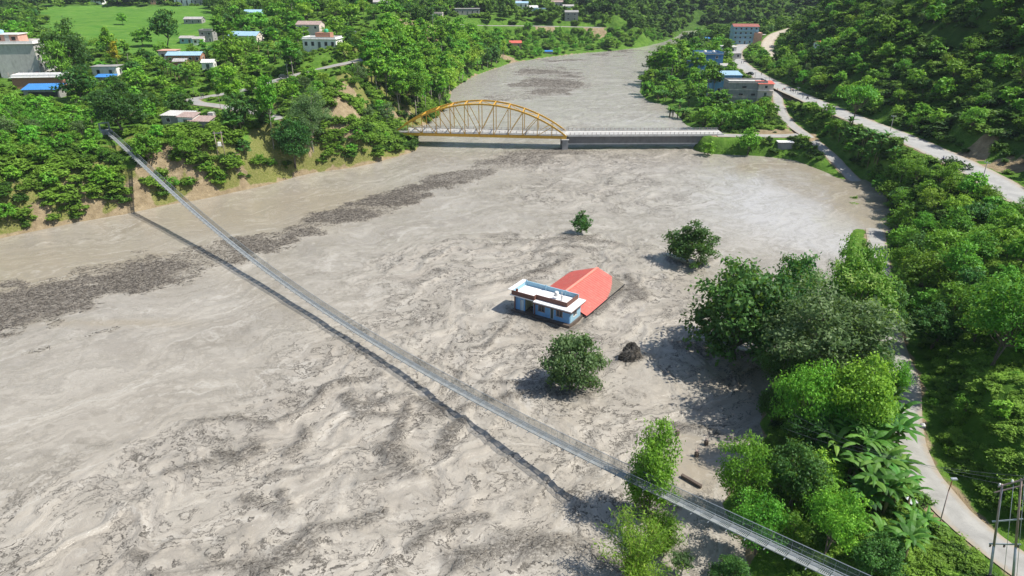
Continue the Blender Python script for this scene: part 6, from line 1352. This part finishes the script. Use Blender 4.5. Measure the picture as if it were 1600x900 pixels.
# hillside on the right: steep, chosen in plan
def hill_region(n_try, maxn, kinds, Hr, gap, where, cond, far=False):
    cnt = 0; ks = list(kinds); kw = np.array([kinds[q] for q in ks], float); kw /= kw.sum()
    for _ in range(n_try):
        if cnt >= maxn: break
        x, y = cond(); z = float(hgt(x, y)); u, v, f = proj(x, y, z + 3)
        if f < 5 or u < -80 or u > 1950 or v < -60 or v > 1000: continue
        if float(gsamp(sd, np.array([x]), np.array([y]))[0]) < 3: continue
        kd = ks[int(rng.choice(len(ks), p=kw))]; H = rng.uniform(*Hr); R = gap * rng.uniform(.7, 1.3)
        if not GR.ok(x, y, R): continue
        if field[np.clip(np.searchsorted(gy, y), 0, len(gy) - 1), np.clip(np.searchsorted(gx, x), 0, len(gx) - 1)] > .5: continue
        if not clear_of(x, y, R * .35) or hides_road(x, y, z, H) or (far and hides_house(x, y, H, R * .5)): continue
        GR.add(x, y, R); cnt += 1
        if far: FARV.append((kd, x, y, z, H, None)); continue
        nm = LAB[kd]; tree(kd, x, y, z - .1, H, None, nm + ' ' + where + ', ' + spot(u, v, np.array([(1200., 0.), (1600., 320.)])), nm + 's ' + where, parts=False)
    print('hill', where, cnt)
hill_region(9000, 300, {'broad': 4, 'dark': .8, 'airy': .8, 'bright': 3, 'olive': 1.6, 'bushy': 2}, (3.8, 8), 7.0, 'on the steep wooded hillside right of the main road', lambda: (rng.uniform(124, 300), rng.uniform(60, 430)))
hill_region(9000, 1500, {'broad': 4, 'dark': 1, 'olive': 1, 'bushy': 2}, (6, 10), 8, '', lambda: (rng.uniform(140, 480), rng.uniform(60, 560)), True)
hill_region(40000, 4200, {'broad': 4, 'dark': 1.6, 'olive': .8, 'tall': 1}, (8, 13), 9.5, '', lambda: (rng.uniform(-1000, 900), rng.uniform(430, 1000)), True)
hill_region(9000, 1800, {'broad': 4, 'dark': 2, 'olive': .6}, (10, 16), 22, '', lambda: (rng.uniform(-1400, 1300), rng.uniform(900, 2300)), True)
# merged wood
LMIX = {'broad': .35, 'dark': .08, 'tall': .55, 'olive': .65, 'bushy': .5, 'bright': .75}
k = NT('wood_leaves'); oc_ = k.attr('tint'); hv = k.attr('kindv')
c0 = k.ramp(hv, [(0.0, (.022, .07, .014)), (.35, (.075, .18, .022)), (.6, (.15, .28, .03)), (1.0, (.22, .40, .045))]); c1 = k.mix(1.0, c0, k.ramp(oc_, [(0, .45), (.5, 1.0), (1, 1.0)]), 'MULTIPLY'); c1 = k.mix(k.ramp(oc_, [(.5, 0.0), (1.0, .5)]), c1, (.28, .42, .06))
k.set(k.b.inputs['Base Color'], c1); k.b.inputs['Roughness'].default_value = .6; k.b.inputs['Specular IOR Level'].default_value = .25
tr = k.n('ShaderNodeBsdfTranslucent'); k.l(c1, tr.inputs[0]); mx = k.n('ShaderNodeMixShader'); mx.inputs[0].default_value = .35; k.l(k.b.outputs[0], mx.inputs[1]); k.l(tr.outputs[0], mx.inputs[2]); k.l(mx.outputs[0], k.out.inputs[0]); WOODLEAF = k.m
def merged(name, items, nleaf, leaf, label, cat, seed, squat=False, protos=6):
    """items: (x, y, z, H, W, tone) -> one mesh"""
    pr = []
    for s_ in range(protos):
        if squat: V, F, T, _ = crown(seed + s_, 10, 3.6, 6.0, 4.6, 18, 2.1, nleaf, leaf, bottom=-.3, hollow=.35, updir=1.0, elong=.5, sprig=.5)
        else: V, F, T, _ = crown(seed + s_, 10, 5.4, 3.9, 4.2, 20, 1.6, nleaf, leaf, bottom=-.8, hollow=.5)
        pr.append((V, F, T))
    r = np.random.default_rng(seed); VV = []; FF = []; TT = []; KK = []; off = 0
    for (x, y, z, H, W, tone) in items:
        V, F, T = pr[int(r.integers(protos))]; a_ = r.uniform(0, 6.28); c_, s_ = math.cos(a_), math.sin(a_)
        q = np.empty_like(V); q[:, 0] = (V[:, 0] * c_ - V[:, 1] * s_) * W / 10 + x; q[:, 1] = (V[:, 0] * s_ + V[:, 1] * c_) * W / 10 + y; q[:, 2] = V[:, 2] * H / 10 + z
        VV.append(q.astype(np.float32)); FF.append(F + off); off += len(V); TT.append(T); KK.append(np.full(len(T), np.clip(tone + r.normal(0, .12), 0, 1)))
    me = mesh_np(name, np.concatenate(VV), np.concatenate(FF), False, {'tint': ('FACE', np.concatenate(TT)), 'kindv': ('FACE', np.concatenate(KK))})
    print(name, len(items), off // 4)
    return tag(link(name, me, WOODLEAF), label, cat, kind='stuff')
near_f = [(x, y, z - .3, H, H * (.62 if kd == 'tall' else 1.0), LMIX[kd]) for kd, x, y, z, H, _ in FARV if y < 560]
far_f = [(x, y, z - .5, H, H * (.65 if kd == 'tall' else 1.05), LMIX[kd]) for kd, x, y, z, H, _ in FARV if y >= 560]
merged('hillside_wood', near_f, 330, .62, 'unbroken wood filling the gaps and the upper part of the shaded right hillside', 'wood', 300)
merged('distant_wood', far_f, 130, 1.05, 'distant hazy wood covering the valley floor and hills upstream', 'wood', 400)
# ---- undergrowth: low scrub and tall grass over all unmown ground
def scatter_cover(n, xr, yr, f_dens, size, seed, soilk=.8):
    r = np.random.default_rng(seed); out = []; X_ = r.uniform(*xr, n); Y_ = r.uniform(*yr, n); Zs = hgt(X_, Y_); u, v, f = proj(X_, Y_, Zs); s_ = gsamp(sd, X_, Y_); rd = gsamp(roadd, X_, Y_); fl_ = gsamp(field, X_, Y_); so_ = gsamp(soil, X_, Y_)
    nn_ = fbm(X_ / 12, Y_ / 12, 3, 77); ok = (f > 10) & (u > -60) & (u < 2050) & (v > -30) & (v < 1150) & (s_ > .9) & (rd > (.6 if xr[1] < 120 else 1.8)) & (fl_ < .5) & (r.random(n) < f_dens(X_, Y_, nn_)) & (r.random(n) > so_ * soilk)
    for P, w0 in RPX:                       # nothing tall enough to hide a road stands right in front of it
        if not len(P): continue
        ut, vt_, _ = proj(X_, Y_, Zs + size[1] * .55); wd_ = size[1] * .7 * FPX / f
        for a_ in range(0, n, 4000):
            sl = slice(a_, a_ + 4000); hit_ = (np.abs(u[sl, None] - P[None, :, 0]) < wd_[sl, None] + 4) & (P[None, :, 1] > vt_[sl, None]) & (P[None, :, 1] < v[sl, None]) & (Y_[sl, None] < P[None, :, 2])
            ok[sl] &= ~hit_.any(1)
    tone = np.clip(.66 + .3 * (Y_ < 140) * (X_ > 56) + (nn_ - .5) * 1.6 + r.normal(0, .12, n) - .3 * (r.random(n) < .22) - .16 * ((X_ > 124) & (Y_ < 470)), .1, 1)  # right hillside scrub toned darker, its shade put into the colour
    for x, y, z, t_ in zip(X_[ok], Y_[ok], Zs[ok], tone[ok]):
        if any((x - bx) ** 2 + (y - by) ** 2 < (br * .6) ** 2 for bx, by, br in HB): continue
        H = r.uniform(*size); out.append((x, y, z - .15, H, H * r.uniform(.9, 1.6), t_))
    return out
HB = BLOCK[:21] + SOILSPOT + [(x, y, max(w_ * .75, 5)) for x, y, w_, h in houses_px]
it = scatter_cover(14000, (28, 150), (36, 135), lambda X_, Y_, n_: .7 + .3 * (n_ > .45), (.4, 1.35), 11)
merged('verge_undergrowth', it, 260, .95, 'tangled low scrub and grass on the near right bank around the lane', 'undergrowth', 580, True)
it = scatter_cover(6500, (20, 124), (120, 300), lambda X_, Y_, n_: np.where(X_ < 125, .95, 0), (.7, 1.9), 1)
merged('bank_undergrowth', it, 130, 1.4, 'low scrub and tall grass covering the right bank and road verges', 'undergrowth', 500, True)
it = [q for q in scatter_cover(26000, (-190, -25), (150, 330), lambda X_, Y_, n_: (gsamp(sd, X_, Y_) < 17) * (.12 + .6 * (n_ > .47)), (.8, 3.0), 12, soilk=.6)]
merged('riverside_scrub', it, 120, 1.25, 'bright scrub and creepers hanging over the left river bluff', 'undergrowth', 530, True)
it = scatter_cover(17000, (-260, 40), (140, 420), lambda X_, Y_, n_: .35 + .7 * (n_ > .45), (.5, 1.7), 2)
merged('bluff_undergrowth', it, 90, 1.6, 'green scrub covering the left bank, its bluff and the ground between the village trees', 'undergrowth', 520, True)
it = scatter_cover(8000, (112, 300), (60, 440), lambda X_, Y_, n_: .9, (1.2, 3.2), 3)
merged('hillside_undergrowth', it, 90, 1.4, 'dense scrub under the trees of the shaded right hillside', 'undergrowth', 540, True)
it = scatter_cover(9000, (-700, 420), (400, 900), lambda X_, Y_, n_: .3 + .6 * (n_ > .5), (1.5, 4), 4)
merged('valley_undergrowth', it, 36, 2.8, 'scrub and hedges on the far slopes up the valley', 'undergrowth', 560, True)
# ------------------------------------------------------------------ valley haze
hz = MB(); hz.box((0, 1300, 345), (5200, 3700, 700)); me = hz.mesh('haze')
hm = bpy.data.materials.new('haze'); hm.use_nodes = True; t_ = hm.node_tree; t_.nodes.clear(); o_ = t_.nodes.new('ShaderNodeOutputMaterial'); pv = t_.nodes.new('ShaderNodeVolumePrincipled')
pv.inputs['Color'].default_value = (.72, .82, 1.0, 1); pv.inputs['Density'].default_value = HAZE; t_.links.new(pv.outputs[0], o_.inputs['Volume'])
if HAZE: tag(link('haze', me, hm), kind='stuff')
print('objects', len(bpy.data.objects))
